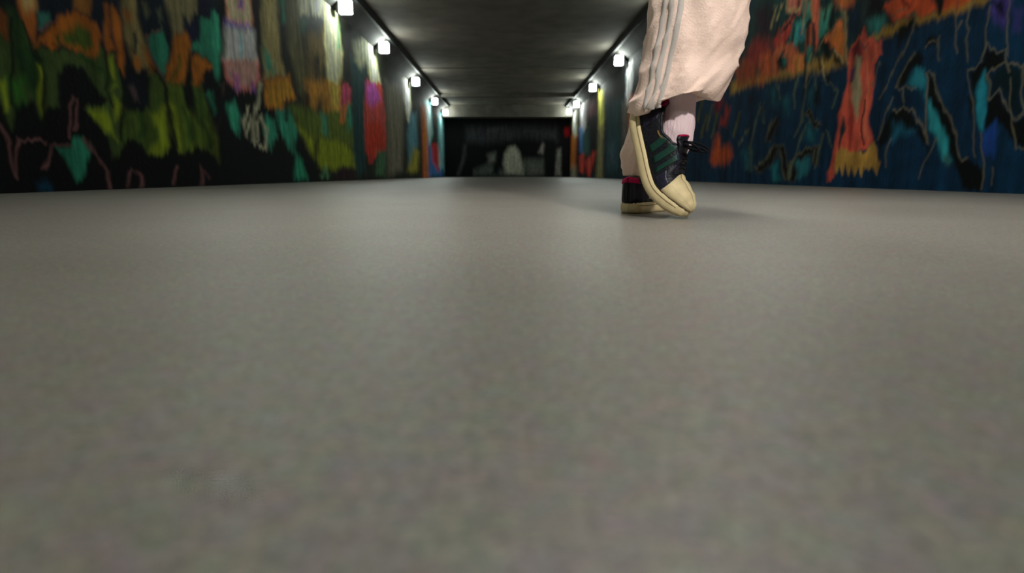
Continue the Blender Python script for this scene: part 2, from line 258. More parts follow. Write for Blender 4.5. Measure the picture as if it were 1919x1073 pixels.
PAINT_RIGHT=[
((26,52,50),0.087,0.04,[(6.833,2.041),(4.753,1.452),(4.682,1.073),(5.574,1.032),(7.371,1.114),(7.187,1.384)]),
((30,40,40),0.046,0.029,[(4.954,1.509),(3.555,1.112),(4.022,1.075),(4.886,1.143)]),
((136,106,52),0.054,0.025,[(7.421,1.055),(6.653,1.075),(6.02,1.026),(5.571,1.015),(5.208,0.963),(4.899,0.969),(4.917,1.065),(5.23,1.081),(5.55,1.084),(6.118,1.113),(7.384,1.181)]),
((116,42,38),0.086,0.034,[(6.747,1.578),(6.402,1.484),(6.318,1.321),(6.511,1.339),(6.636,1.247),(6.924,1.155),(7.108,1.266),(6.931,1.479)]),
((40,16,30),0.109,0.044,[(6.796,1.839),(6.466,1.828),(6.363,1.512),(6.642,1.536)]),
((150,70,36),0.083,0.031,[(7.276,1.4),(7.173,1.402),(7.079,1.137),(7.203,1.134)]),
((150,70,36),0.078,0.03,[(7.071,1.363),(6.974,1.366),(6.883,1.108),(7.001,1.105)]),
((150,70,36),0.074,0.029,[(6.851,1.324),(6.76,1.327),(6.673,1.078),(6.783,1.074)]),
((150,70,36),0.069,0.028,[(6.618,1.283),(6.533,1.286),(6.451,1.045),(6.554,1.041)]),
((176,78,42),0.079,0.033,[(6.559,1.348),(6.373,1.331),(6.243,1.106),(6.419,1.097)]),
((196,62,52),0.035,0.015,[(6.11,1.509),(5.878,1.605),(5.956,1.422),(6.139,1.339),(6.204,1.352)]),
((80,77,60),0.023,0.01,[(6.195,1.366),(6.057,1.494),(5.85,1.604),(5.87,1.614),(6.08,1.504),(6.22,1.376)]),
((150,50,44),0.049,0.021,[(6.288,1.46),(6.192,1.51),(6.146,1.376),(6.289,1.351)]),
((54,126,120),0.042,0.019,[(5.877,1.505),(5.641,1.481),(5.646,1.321),(5.798,1.279),(5.929,1.34)]),
((30,70,110),0.042,0.019,[(5.746,1.427),(5.752,1.346),(5.678,1.326),(5.672,1.406)]),
((196,90,58),0.047,0.02,[(6.129,1.085),(6.133,1.238),(6.02,1.286),(5.962,1.284),(5.943,1.231),(5.949,1.098),(5.784,1.063),(5.78,1.201),(5.869,1.321),(6.133,1.368),(6.313,1.295),(6.316,1.121)]),
((10,14,14),0.047,0.021,[(6.183,1.241),(6.026,1.273),(5.98,1.134),(6.096,1.11)]),
((196,96,80),0.043,0.019,[(6.046,1.801),(5.664,1.694),(5.668,1.568),(5.781,1.572),(6.018,1.649)]),
((150,140,90),0.022,0.01,[(6.101,1.781),(6.033,1.656),(5.813,1.598),(5.676,1.644),(5.706,1.663),(5.834,1.618),(6.007,1.661),(6.061,1.772)]),
((190,88,52),0.03,0.014,[(5.608,1.393),(5.541,1.394),(5.522,1.151),(5.589,1.075)]),
((204,84,62),0.028,0.014,[(5.542,1.659),(5.434,1.629),(5.375,1.232),(5.415,1.154),(5.509,1.449)]),
((70,130,110),0.036,0.018,[(5.413,1.487),(5.232,1.485),(5.259,1.313),(5.363,1.268)]),
((70,130,110),0.039,0.019,[(5.652,1.627),(5.546,1.63),(5.529,1.469),(5.613,1.458)]),
((186,94,44),0.033,0.017,[(5.203,1.256),(5.049,1.336),(4.97,1.232),(4.933,1.04),(5.12,1.119),(5.283,1.235)]),
((190,112,52),0.052,0.024,[(5.818,1.191),(5.617,1.169),(5.573,1.064),(5.752,1.036)]),
((90,90,60),0.018,0.009,[(5.354,1.148),(5.28,1.239),(5.094,1.329),(5.114,1.341),(5.302,1.25),(5.379,1.158)]),
((10,14,14),0.035,0.018,[(5.314,1.204),(5.219,1.214),(5.165,1.084),(5.251,1.031)]),
((10,14,14),0.033,0.017,[(5.144,1.095),(4.992,1.036),(4.95,0.957),(5.1,1.012)]),
((180,92,50),0.04,0.021,[(5.203,1.565),(4.864,1.469),(4.923,1.375),(5.127,1.457)]),
((80,90,70),0.017,0.009,[(5.322,1.458),(5.185,1.48),(5.048,1.42),(4.985,1.221),(4.96,1.216),(5.025,1.418),(5.193,1.495),(5.342,1.474)]),
((16,36,50),0.045,0.025,[(4.975,1.375),(4.824,1.391),(4.746,1.236),(4.879,1.142),(4.939,1.211)]),
((12,12,14),0.033,0.019,[(4.692,1.421),(4.492,1.365),(4.469,1.246),(4.666,1.283)]),
((44,104,98),0.04,0.023,[(4.668,1.23),(4.496,1.217),(4.449,1.14),(4.585,1.099)]),
((178,70,38),0.022,0.014,[(4.485,1.275),(4.329,1.319),(3.999,1.227),(3.94,1.111),(4.044,1.101),(4.146,1.163),(4.317,1.152),(4.397,1.196)]),
((184,72,36),0.018,0.013,[(3.878,1.193),(3.596,1.114),(3.731,1.068),(3.897,1.083)]),
((136,106,44),0.026,0.017,[(4.629,1.089),(4.424,1.064),(4.304,1.081),(4.13,1.077),(4.039,1.073),(3.759,1.059),(3.506,1.059),(3.553,1.102),(3.764,1.087),(3.939,1.088),(4.045,1.103),(4.122,1.134),(4.274,1.135),(4.416,1.132)]),
((28,16,14),0.023,0.014,[(4.333,1.291),(4.277,1.221),(4.187,1.208),(4.203,1.238),(4.26,1.24),(4.293,1.291)]),
((10,14,14),0.02,0.013,[(3.979,1.21),(3.884,1.184),(3.896,1.077),(3.933,1.098)]),
((80,77,60),0.011,0.007,[(4.383,1.194),(4.247,1.196),(4.125,1.13),(4.12,1.137),(4.249,1.206),(4.391,1.206)]),
((20,24,24),0.022,0.01,[(5.827,1.709),(5.861,1.605),(6.124,1.474),(6.079,1.452),(5.818,1.586),(5.782,1.693)]),
((20,24,24),0.02,0.009,[(5.628,1.462),(5.58,1.098),(5.537,1.09),(5.585,1.451)]),
((20,24,24),0.019,0.009,[(5.526,1.421),(5.446,1.168),(5.406,1.161),(5.486,1.413)]),
((20,24,24),0.018,0.009,[(5.334,1.572),(5.336,1.255),(5.297,1.245),(5.296,1.56)]),
((20,24,24),0.017,0.009,[(5.171,1.485),(5.224,1.307),(5.188,1.295),(5.135,1.472)]),
((20,24,24),0.025,0.01,[(6.217,1.624),(6.292,1.463),(6.239,1.447),(6.166,1.606)]),
((20,24,24),0.026,0.011,[(6.424,1.746),(6.444,1.568),(6.388,1.553),(6.369,1.729)]),
((20,24,24),0.02,0.009,[(5.543,0.976),(5.524,1.116),(5.415,1.14),(5.444,1.16),(5.564,1.131),(5.586,0.986)]),
((20,24,24),0.018,0.009,[(5.396,1.126),(5.329,0.989),(5.292,0.986),(5.358,1.122)]),
((20,24,24),0.022,0.01,[(5.857,1.315),(5.832,1.476),(5.878,1.49),(5.904,1.328)]),
((150,130,90),0.026,0.011,[(6.335,1.759),(6.387,1.573),(6.36,1.565),(6.308,1.75)]),
((150,130,90),0.024,0.01,[(6.17,1.768),(6.266,1.617),(6.24,1.608),(6.145,1.758)]),
((150,130,90),0.02,0.01,[(5.683,1.556),(5.699,1.366),(5.677,1.36),(5.661,1.549)]),
((150,130,90),0.02,0.009,[(5.491,1.162),(5.546,1.012),(5.553,0.865),(5.532,0.861),(5.525,1.006),(5.47,1.156)]),
((150,130,90),0.018,0.009,[(5.293,1.045),(5.203,0.893),(5.186,0.892),(5.275,1.044)]),
((150,130,90),0.022,0.01,[(6.019,1.636),(5.889,1.587),(5.78,1.609),(5.797,1.621),(5.898,1.599),(6.013,1.645)]),
((150,130,90),0.016,0.008,[(5.011,1.384),(4.956,1.172),(4.895,0.975),(4.878,0.973),(4.939,1.169),(4.995,1.38)]),
((150,130,90),0.016,0.009,[(5.12,1.101),(5.001,1.05),(4.949,0.984),(4.934,0.984),(4.989,1.053),(5.114,1.107)]),
((40,110,100),0.029,0.014,[(5.576,1.226),(5.493,1.225),(5.488,1.113),(5.534,1.089)]),
((40,110,100),0.035,0.015,[(6.062,1.254),(5.982,1.247),(5.966,1.166),(6.025,1.142)]),
((40,110,100),0.027,0.013,[(5.363,1.383),(5.289,1.395),(5.284,1.289),(5.339,1.27)]),
((40,110,100),0.031,0.014,[(5.761,1.656),(5.691,1.653),(5.69,1.557),(5.734,1.552)]),
((206,96,60),0.019,0.009,[(5.591,1.641),(5.529,1.437),(5.489,1.429),(5.549,1.631)]),
((206,96,60),0.023,0.01,[(5.995,1.219),(5.927,1.271),(5.971,1.29),(6.04,1.237)]),
((206,96,60),0.021,0.01,[(5.73,1.189),(5.652,1.059),(5.61,1.056),(5.687,1.185)]),
((206,96,60),0.017,0.009,[(5.222,1.195),(5.054,1.29),(5.084,1.307),(5.254,1.212)]),
((170,72,56),0.015,0.008,[(5.025,0.042),(4.991,0.175),(4.964,0.291),(4.933,0.59),(4.885,0.746),(4.85,0.839),(4.89,0.974),(4.847,1.093),(4.729,1.142),(4.701,1.212),(4.648,1.105),(4.483,1.044),(4.446,0.946),(4.513,0.907),(4.501,0.707),(4.525,0.523),(4.449,0.325),(4.667,0.251),(4.831,0.257),(4.902,0.216),(4.937,0.061)]),
((100,36,40),0.022,0.012,[(4.843,1.073),(4.741,1.099),(4.689,0.965),(4.73,0.816),(4.804,0.828)]),
((136,124,96),0.022,0.012,[(4.805,0.986),(4.721,0.99),(4.658,0.728),(4.672,0.509),(4.766,0.662)]),
((24,40,46),0.016,0.008,[(4.91,0.471),(4.891,0.574),(4.832,0.465),(4.87,0.3)]),
((60,30,80),0.022,0.012,[(4.834,0.912),(4.791,0.913),(4.767,0.822),(4.81,0.82)]),
((130,46,44),0.03,0.016,[(4.802,0.504),(4.765,0.622),(4.697,0.415),(4.733,0.294)]),
((40,30,30),0.007,0.004,[(4.552,0.327),(4.6,0.545),(4.584,0.64),(4.605,0.645),(4.621,0.548),(4.572,0.327)]),
((200,92,70),0.01,0.006,[(4.683,1.078),(4.604,0.874),(4.586,0.564),(4.535,0.364),(4.508,0.364),(4.559,0.561),(4.577,0.869),(4.655,1.074)]),
((196,90,70),0.007,0.004,[(4.555,1.043),(4.516,0.971),(4.553,0.935),(4.534,0.926),(4.496,0.966),(4.536,1.042)]),
((40,60,60),0.011,0.006,[(4.754,1.111),(4.688,1.017),(4.632,1.065),(4.651,1.075),(4.683,1.027),(4.734,1.11)]),
((146,112,54),0.014,0.008,[(4.919,0.096),(4.918,0.259),(4.838,0.332),(4.76,0.279),(4.543,0.263),(4.444,0.337),(4.369,0.272),(4.325,0.172),(4.35,0.104),(4.417,0.158),(4.457,0.127),(4.506,0.175),(4.525,0.092),(4.597,0.144),(4.629,0.088),(4.693,0.162),(4.719,0.104),(4.769,0.167),(4.793,0.096),(4.853,0.164)]),
((158,68,38),0.076,0.027,[(7.987,0.27),(7.856,0.545),(7.733,0.632),(7.615,0.438),(7.343,0.471),(7.209,0.309),(7.33,0.234),(7.795,0.218)]),
((140,44,38),0.074,0.026,[(7.695,0.792),(7.531,0.8),(7.524,0.934),(7.379,0.896),(7.469,0.704),(7.679,0.709)]),
((110,30,34),0.098,0.033,[(7.919,1.072),(7.683,1.089),(7.657,0.949),(7.848,0.876)]),
((84,84,40),0.045,0.014,[(8.37,0.597),(8.193,0.908),(8.247,0.917),(8.427,0.604)]),
((84,84,40),0.043,0.014,[(8.151,0.683),(7.985,0.983),(8.036,0.993),(8.205,0.691)]),
((84,84,40),0.047,0.015,[(8.575,0.817),(8.389,1.128),(8.445,1.139),(8.635,0.826)]),
((84,84,40),0.041,0.014,[(7.945,0.572),(7.788,0.868),(7.837,0.877),(7.996,0.579)]),
((84,84,40),0.033,0.012,[(7.181,0.527),(7.058,0.797),(7.098,0.804),(7.223,0.533)]),
((80,77,60),0.024,0.011,[(6.413,0.107),(6.098,0.216),(5.989,0.341),(5.994,0.34),(5.892,0.191),(5.805,0.046),(5.658,0.06),(5.743,0.203),(5.86,0.368),(6.12,0.397),(6.242,0.267),(6.543,0.169)]),
((12,14,15),0.024,0.011,[(6.41,0.109),(6.099,0.217),(5.989,0.343),(5.957,0.338),(5.853,0.187),(5.767,0.043),(5.662,0.053),(5.747,0.196),(5.862,0.358),(6.082,0.383),(6.202,0.253),(6.503,0.154)]),
((80,77,60),0.02,0.01,[(5.598,0.038),(5.562,0.193),(5.363,0.278),(5.295,0.311),(5.313,0.192),(5.186,0.183),(5.192,0.338),(5.445,0.336),(5.694,0.23),(5.746,0.051)]),
((12,14,15),0.019,0.01,[(5.603,0.035),(5.565,0.193),(5.36,0.281),(5.266,0.31),(5.281,0.186),(5.19,0.179),(5.193,0.329),(5.419,0.322),(5.659,0.219),(5.708,0.044)]),
((80,77,60),0.019,0.009,[(5.519,0.651),(5.408,0.553),(5.239,0.486),(5.189,0.526),(5.331,0.581),(5.422,0.665)]),
((12,14,15),0.019,0.009,[(5.488,0.647),(5.38,0.551),(5.217,0.487),(5.184,0.514),(5.33,0.57),(5.423,0.656)]),
((80,77,60),0.025,0.011,[(6.175,0.429),(6.077,0.578),(6.012,0.6),(6.126,0.655),(6.221,0.617),(6.33,0.46)]),
((12,14,15),0.025,0.011,[(6.18,0.427),(6.081,0.577),(6.012,0.602),(6.09,0.64),(6.179,0.604),(6.286,0.448)]),
((34,106,114),0.048,0.021,[(6.121,0.174),(5.995,0.237),(5.896,0.042),(6.044,0.041)]),
((36,92,98),0.04,0.019,[(5.598,0.211),(5.352,0.247),(5.366,0.106),(5.552,0.063)]),
((74,84,68),0.02,0.009,[(5.667,0.444),(5.54,0.581),(5.519,0.891),(5.402,0.974),(5.347,0.82),(5.324,0.818),(5.393,0.983),(5.543,0.898),(5.565,0.585),(5.691,0.451)]),
((74,84,68),0.029,0.012,[(6.717,0.148),(6.613,0.553),(6.491,0.818),(6.525,0.825),(6.648,0.559),(6.755,0.151)]),
((74,84,68),0.031,0.012,[(7.022,0.44),(6.752,0.601),(6.785,0.612),(7.058,0.45)]),
((74,84,68),0.027,0.011,[(6.476,0.817),(6.386,0.635),(6.353,0.634),(6.443,0.816)]),
((74,84,68),0.018,0.009,[(5.232,0.154),(5.147,0.453),(5.169,0.457),(5.254,0.156)]),
((74,84,68),0.021,0.01,[(5.706,0.051),(5.471,0.541),(5.495,0.546),(5.732,0.055)]),
((74,84,68),0.021,0.01,[(5.692,1.036),(5.766,0.844),(5.724,0.718),(5.698,0.716),(5.74,0.839),(5.667,1.029)]),
((74,84,68),0.017,0.009,[(5.232,0.894),(5.007,0.773),(5.044,0.661),(5.023,0.656),(4.989,0.774),(5.219,0.9)]),
((74,84,68),0.029,0.012,[(6.695,0.397),(6.623,0.149),(6.587,0.149),(6.659,0.396)]),
((74,84,68),0.024,0.01,[(6.152,1),(6.039,0.841),(6.012,0.84),(6.124,0.999)]),
((74,84,68),0.017,0.009,[(5.121,0.451),(5.008,0.321),(4.99,0.324),(5.102,0.453)]),
((14,18,18),0.059,0.023,[(6.838,0.98),(6.673,0.92),(6.713,0.865),(6.85,0.901)]),
((14,18,18),0.037,0.018,[(5.372,0.84),(5.283,0.875),(5.263,0.684),(5.35,0.726)]),
((14,18,18),0.054,0.022,[(6.48,0.799),(6.388,0.809),(6.392,0.656)]),
((14,18,18),0.048,0.021,[(6.151,0.616),(6.054,0.663),(6.041,0.479)]),
((14,18,18),0.034,0.018,[(5.2,0.924),(5.115,0.94),(5.128,0.852)]),
((26,74,82),0.075,0.032,[(6.301,0.949),(6.171,0.95),(6.096,0.776),(6.235,0.829)]),
((26,74,82),0.057,0.028,[(5.47,0.837),(5.388,0.842),(5.377,0.697),(5.444,0.737)]),
((26,74,82),0.068,0.03,[(5.984,0.835),(5.866,0.838),(5.836,0.678),(5.919,0.704)]),
((26,74,82),0.091,0.036,[(6.884,0.363),(6.726,0.378),(6.635,0.17),(6.798,0.192)]),
((26,74,82),0.057,0.028,[(5.451,0.558),(5.272,0.479),(5.283,0.367),(5.464,0.443)]),
((60,48,108),0.03,0.023,[(3.499,0.988),(3.437,1.069),(3.359,1.048),(3.368,0.903),(3.458,0.944)]),
((10,14,14),0.022,0.017,[(3.474,1.031),(3.413,1.044),(3.385,0.96),(3.434,0.952)]),
((54,46,100),0.028,0.022,[(3.317,0.952),(3.287,0.944),(3.27,0.856),(3.296,0.871)]),
((10,14,14),0.016,0.01,[(4.212,0.699),(4.198,0.784),(4.112,0.884),(4.061,0.904),(3.994,0.85),(3.994,0.786),(4.089,0.808),(4.116,0.704)]),
((30,96,108),0.021,0.014,[(4.115,0.698),(4.06,0.803),(3.972,0.762),(3.929,0.554),(4.011,0.641)]),
((8,32,48),0.044,0.028,[(4.291,0.692),(3.957,0.634),(3.92,0.489),(4.241,0.533)]),
((10,14,14),0.017,0.011,[(4.402,0.343),(4.262,0.535),(4.065,0.533),(3.983,0.441),(3.889,0.368),(3.852,0.248),(3.993,0.399),(4.205,0.396),(4.321,0.286)]),
((26,76,96),0.034,0.022,[(4.237,0.456),(3.99,0.381),(4.128,0.359),(4.224,0.333)]),
((10,14,14),0.013,0.01,[(3.948,0.726),(3.888,0.728),(3.821,0.593),(3.686,0.443),(3.567,0.215),(3.428,0.147),(3.384,0.146),(3.359,0.014),(3.509,0.01),(3.592,0.171),(3.716,0.334),(3.829,0.503),(3.913,0.605)]),
((38,116,122),0.019,0.013,[(3.903,0.58),(3.808,0.478),(3.7,0.333),(3.62,0.177),(3.689,0.19),(3.794,0.315),(3.858,0.389)]),
((40,70,66),0.022,0.016,[(3.694,0.219),(3.631,0.217),(3.62,0.161),(3.667,0.161)]),
((10,14,14),0.012,0.009,[(3.558,0.691),(3.479,0.723),(3.494,0.802),(3.345,0.748),(3.33,0.687),(3.442,0.666),(3.435,0.579),(3.523,0.576)]),
((32,112,128),0.016,0.012,[(3.518,0.554),(3.457,0.674),(3.408,0.418),(3.41,0.34),(3.476,0.403)]),
((10,26,30),0.021,0.017,[(3.427,0.644),(3.332,0.678),(3.221,0.659),(3.169,0.415),(3.205,0.389),(3.346,0.552),(3.414,0.541)]),
((10,14,14),0.01,0.008,[(3.402,0.371),(3.412,0.51),(3.367,0.545),(3.289,0.461),(3.201,0.365),(3.053,0.412),(3.021,0.244),(3.188,0.237),(3.251,0.324),(3.326,0.395)]),
((26,56,114),0.019,0.015,[(3.408,0.33),(3.338,0.389),(3.31,0.328),(3.318,0.202),(3.384,0.204)]),
((10,14,14),0.028,0.018,[(4.299,1.056),(4.288,1.102),(4.142,1.139),(4.087,1.044),(4.177,1.029),(4.259,0.949)]),
((10,14,14),0.02,0.015,[(3.573,0.54),(3.523,0.576),(3.505,0.448),(3.534,0.429)]),
((10,14,14),0.02,0.013,[(3.993,0.919),(4.002,0.967),(3.883,0.964),(3.876,0.929),(3.955,0.9)]),
((84,80,66),0.011,0.007,[(4.241,0.692),(4.052,0.659),(4.053,0.67),(4.242,0.703)]),
((84,80,66),0.011,0.007,[(4.214,0.704),(4.181,0.785),(4.098,0.897),(4.114,0.905),(4.198,0.792),(4.232,0.71)]),
((84,80,66),0.011,0.007,[(4.249,0.528),(4.048,0.53),(3.972,0.443),(3.886,0.365),(3.874,0.37),(3.959,0.448),(4.045,0.54),(4.254,0.54)]),
((84,80,66),0.009,0.007,[(3.867,0.296),(3.94,0.724),(3.915,0.747),(3.837,0.616),(3.696,0.443),(3.559,0.202),(3.508,0.176),(3.502,0.184),(3.547,0.205),(3.683,0.445),(3.824,0.618),(3.903,0.751),(3.956,0.728),(3.883,0.297)]),
((84,80,66),0.008,0.006,[(3.584,0.696),(3.49,0.723),(3.497,0.824),(3.4,0.764),(3.339,0.755),(3.315,0.636),(3.304,0.634),(3.33,0.757),(3.398,0.772),(3.506,0.833),(3.502,0.73),(3.593,0.706)]),
((84,80,66),0.007,0.006,[(3.408,0.52),(3.434,0.654),(3.382,0.682),(3.099,0.656),(3.101,0.665),(3.386,0.691),(3.446,0.658),(3.421,0.521)]),
((84,80,66),0.007,0.006,[(3.417,0.507),(3.366,0.55),(3.284,0.463),(3.203,0.375),(3.054,0.427),(3.059,0.435),(3.204,0.384),(3.275,0.467),(3.364,0.559),(3.427,0.515)]),
((84,80,66),0.007,0.006,[(3.192,0.394),(3.153,0.413),(3.218,0.668),(3.228,0.669),(3.163,0.414),(3.199,0.402)]),
((84,80,66),0.012,0.007,[(4.403,0.64),(4.275,0.851),(4.132,1.017),(4.119,1.144),(4.13,1.148),(4.143,1.023),(4.287,0.856),(4.416,0.645)]),
((84,80,66),0.012,0.008,[(4.392,0.348),(4.262,0.623),(4.275,0.627),(4.406,0.351)]),
((84,80,66),0.012,0.007,[(4.245,0.144),(4.252,0.236),(4.221,0.351),(4.234,0.354),(4.265,0.238),(4.258,0.145)]),
((84,80,66),0.01,0.007,[(3.876,0.092),(3.859,0.187),(3.789,0.313),(3.799,0.317),(3.869,0.19),(3.886,0.093)]),
((84,80,66),0.009,0.006,[(3.708,0.813),(3.729,0.961),(3.746,1.135),(3.756,1.138),(3.738,0.964),(3.718,0.815)]),
((84,80,66),0.008,0.006,[(3.607,0.746),(3.637,0.867),(3.62,0.926),(3.652,0.985),(3.617,1.099),(3.626,1.103),(3.661,0.988),(3.629,0.928),(3.646,0.87),(3.616,0.748)]),
((84,80,66),0.008,0.006,[(3.491,0.756),(3.51,0.891),(3.494,1.016),(3.502,1.019),(3.518,0.893),(3.499,0.758)]),
((84,80,66),0.007,0.006,[(3.378,1.034),(3.353,0.865),(3.314,0.723),(3.306,0.722),(3.345,0.864),(3.371,1.032)]),
((84,80,66),0.008,0.006,[(3.448,0.201),(3.508,0.448),(3.581,0.7),(3.59,0.701),(3.517,0.449),(3.456,0.2)]),
((84,80,66),0.007,0.006,[(3.284,0.042),(3.31,0.145),(3.317,0.145),(3.291,0.042)]),
((84,80,66),0.01,0.007,[(3.989,0.915),(3.884,0.95),(3.847,0.805),(3.837,0.804),(3.878,0.954),(3.996,0.923)]),
((84,80,66),0.009,0.006,[(3.719,0.947),(3.685,1.002),(3.694,1.007),(3.728,0.952)]),
((84,80,66),0.008,0.006,[(3.426,0.336),(3.367,0.019),(3.359,0.02),(3.418,0.336)]),
((84,80,66),0.013,0.008,[(4.524,0.749),(4.449,0.882),(4.462,0.887),(4.538,0.754)]),
((84,80,66),0.011,0.007,[(4.164,0.674),(4.148,0.561),(4.136,0.56),(4.152,0.672)]),
((84,80,66),0.007,0.006,[(3.297,0.604),(3.189,0.222),(3.129,0.237),(3.132,0.242),(3.182,0.223),(3.29,0.603)]),
((29,29,29),0.705,0.114,[(27.657,3.972),(12.066,2.693),(11.572,0.011),(26.959,0.007)]),
((224,235,235),0.177,0.035,[(13.821,2.529),(13.33,2.47),(13.239,2.113),(13.579,1.594),(13.888,1.712)]),  # light streak of the nearest right lamp in view, painted pale
((158,79,58),0.23,0.046,[(13.604,1.734),(13.144,1.81),(13.047,0.924),(13.532,0.955)]),
((92,87,79),0.318,0.06,[(14.353,1.766),(13.76,1.808),(13.72,0.797),(14.169,0.761)]),
((184,179,79),0.295,0.045,[(18.019,2.516),(17.187,2.439),(16.889,1.65),(17.255,1.19),(17.875,1.449)]),  # yellowish lamp glow painted under the next right lamp
((132,126,87),0.401,0.061,[(17.839,1.519),(17.076,1.458),(17.04,0.005),(18.121,-0.001)]),
((31,58,60),0.465,0.08,[(16.788,2.048),(14.526,1.844),(14.209,0.111),(16.43,0.078)]),
((58,79,92),0.632,0.108,[(16.152,0.854),(15.03,0.925),(14.927,0.362),(16.054,0.314)]),
((235,211,211),0.45,0.056,[(22.505,2.665),(20.711,2.544),(20.989,1.683),(22.097,1.449)]),  # second farthest right lamp's light, painted pinkish white
((73,121,184),0.471,0.057,[(22.625,1.806),(21.356,1.798),(21.615,0.839),(22.316,0.956)]),
((235,71,58),0.467,0.057,[(22.362,0.772),(21.181,0.825),(21.421,0.161),(22.27,0.257)]),
((235,71,58),0.504,0.069,[(20.677,0.506),(18.69,0.778),(19.237,0.357),(19.851,0.073)]),
((52,87,79),0.705,0.09,[(21.728,1.472),(20.371,1.553),(19.916,0.781),(21.252,0.827)]),
((105,58,63),0.632,0.085,[(20.863,2.478),(19.028,2.346),(18.964,1.994),(20.447,1.976)]),
((235,232,184),0.577,0.063,[(25.486,2.696),(23.84,2.577),(23.665,1.594),(24.654,1.555)]),  # painted glow of the farthest right lamp
((232,110,52),0.595,0.064,[(25.309,1.698),(23.753,1.599),(24.063,0.32),(25.575,0.334)]),
((145,139,116),0.783,0.086,[(25.186,0.436),(23.764,0.417),(23.454,-0.08),(25.345,-0.095)]),
]
PAINT_END=[
((40,40,42),0.138,0.134,[(-1.769,2.111),(0.807,2.166),(2.125,2.06),(2.132,1.527),(0.809,1.687),(-0.843,1.418),(-1.723,1.525)]),
((56,60,56),0.093,0.091,[(-1.463,0.283),(-0.85,0.555),(-0.13,0.229),(0.758,0.772),(1.589,0.773),(1.596,0.065),(-1.466,0.065)]),
((112,112,100),0.069,0.068,[(-0.128,0.988),(0.038,1.258),(0.342,1.312),(0.547,0.989),(0.677,0.12),(-0.074,0.147),(-0.185,0.555)]),
((76,78,72),0.092,0.09,[(-0.847,0.934),(-0.515,1.042),(-0.461,0.664),(-0.794,0.61)]),
((92,88,84),0.069,0.067,[(1.337,1.043),(1.527,1.419),(1.594,1.312),(1.531,0.989)]),
((90,90,84),0.069,0.068,[(2.07,0.065),(2.138,1.151),(2.303,1.205),(2.321,0.065)]),
((64,66,62),0.093,0.091,[(0.87,0.447),(1.035,0.664),(1.369,0.556),(1.594,0.229),(0.872,0.12)]),
((10,14,14),0.069,0.068,[(-0.686,0.12),(-0.348,1.258),(-0.183,1.204),(-0.408,0.12)]),
((10,14,14),0.092,0.09,[(1.636,1.527),(2.022,1.527),(2.042,0.065),(1.652,0.065)]),
((110,14,20),0.069,0.067,[(2.454,2.061),(2.673,2.114),(2.707,1.768),(2.487,1.741)]),
((50,52,50),0.092,0.09,[(-2.095,0.107),(-1.862,0.764),(-1.798,1.307),(-1.875,1.315),(-1.937,0.78),(-2.169,0.132)]),
((50,52,50),0.092,0.089,[(-0.835,1.921),(-0.082,2.029),(0.007,1.625),(0.071,1.641),(-0.059,2.089),(-0.844,1.984)]),
]


def paint(A, Z, base, shapes, K):
    """graffiti and painted-in lamp glow colours for every wall point (A along the wall, Z up)"""
    out = np.empty((len(A), 3)); out[:] = [((x / 255.0) ** 2.2) * K for x in base]
    def wob(f, ph):
        return (np.sin(A * f * 1.0 + Z * f * 1.7 + ph) + np.sin(A * f * 2.3 - Z * f * 1.1 + 2.1 * ph) * .6 + np.sin(Z * f * 3.1 + A * f * .7 + ph * 3.3) * .5) / 2.1
    wa = .008 + .003 * np.abs(A); A, Z = A + wob(9, .4) * wa + wob(27, 1.9) * wa * .3, Z + wob(9, 2.2) * .008 + (np.sin(A * 71 + 1.3 * np.sin(A * 13)) + np.sin(A * 133 + 2 * np.sin(A * 7.7)) * .7 + np.sin(A * 39 + .8)) * (.0015 + .0014 * np.abs(A))
    for c, sa, sz, pts in shapes:
        sa, sz = sa * 1.4, sz * 2.1
        P = np.array(pts, float)
        m = (A > P[:, 0].min() - 2 * sa) & (A < P[:, 0].max() + 2 * sa) & (Z > P[:, 1].min() - 2 * sz) & (Z < P[:, 1].max() + 2 * sz)
        if not m.any(): continue
        x = A[m] / sa; y = Z[m] / sz; Q = P / np.array([sa, sz])
        ins = np.zeros(len(x), bool); dmin = np.full(len(x), 1e9)
        n = len(Q)
        for i in range(n):
            x1, y1 = Q[i]; x2, y2 = Q[(i + 1) % n]
            cond = (y1 > y) != (y2 > y)
            with np.errstate(divide='ignore', invalid='ignore'):
                xi = (x2 - x1) * (y - y1) / (y2 - y1 + 1e-12) + x1
            ins ^= cond & (x < xi)
            dx, dy = x2 - x1, y2 - y1; l2 = dx * dx + dy * dy + 1e-12
            t = np.clip(((x - x1) * dx + (y - y1) * dy) / l2, 0, 1)
            dmin = np.minimum(dmin, np.hypot(x - x1 - t * dx, y - y1 - t * dy))
        sd = np.where(ins, dmin, -dmin)
        a = np.clip(sd * 0.5 + 0.5, 0, 1); a = a * a * (3 - 2 * a)
        rgb = np.array([((v / 255.0) ** 2.2) * K for v in c])
        out[m] = out[m] * (1 - a[:, None]) + rgb * a[:, None]
    return np.clip(out, 0.0015, 0.8)
def fold(A, Z):
    """the murals go on beyond what the shapes cover: mirrored motifs"""
    lo, per = 3.1, 8.0
    t = (lo - A) % (2 * per)
    a = np.where(A < lo, lo + np.minimum(t, 2 * per - t), A)
    top = 0.10 + 0.275 * a
    z = np.where(Z > top, 2 * top - Z, Z)
    return a, np.abs(z)
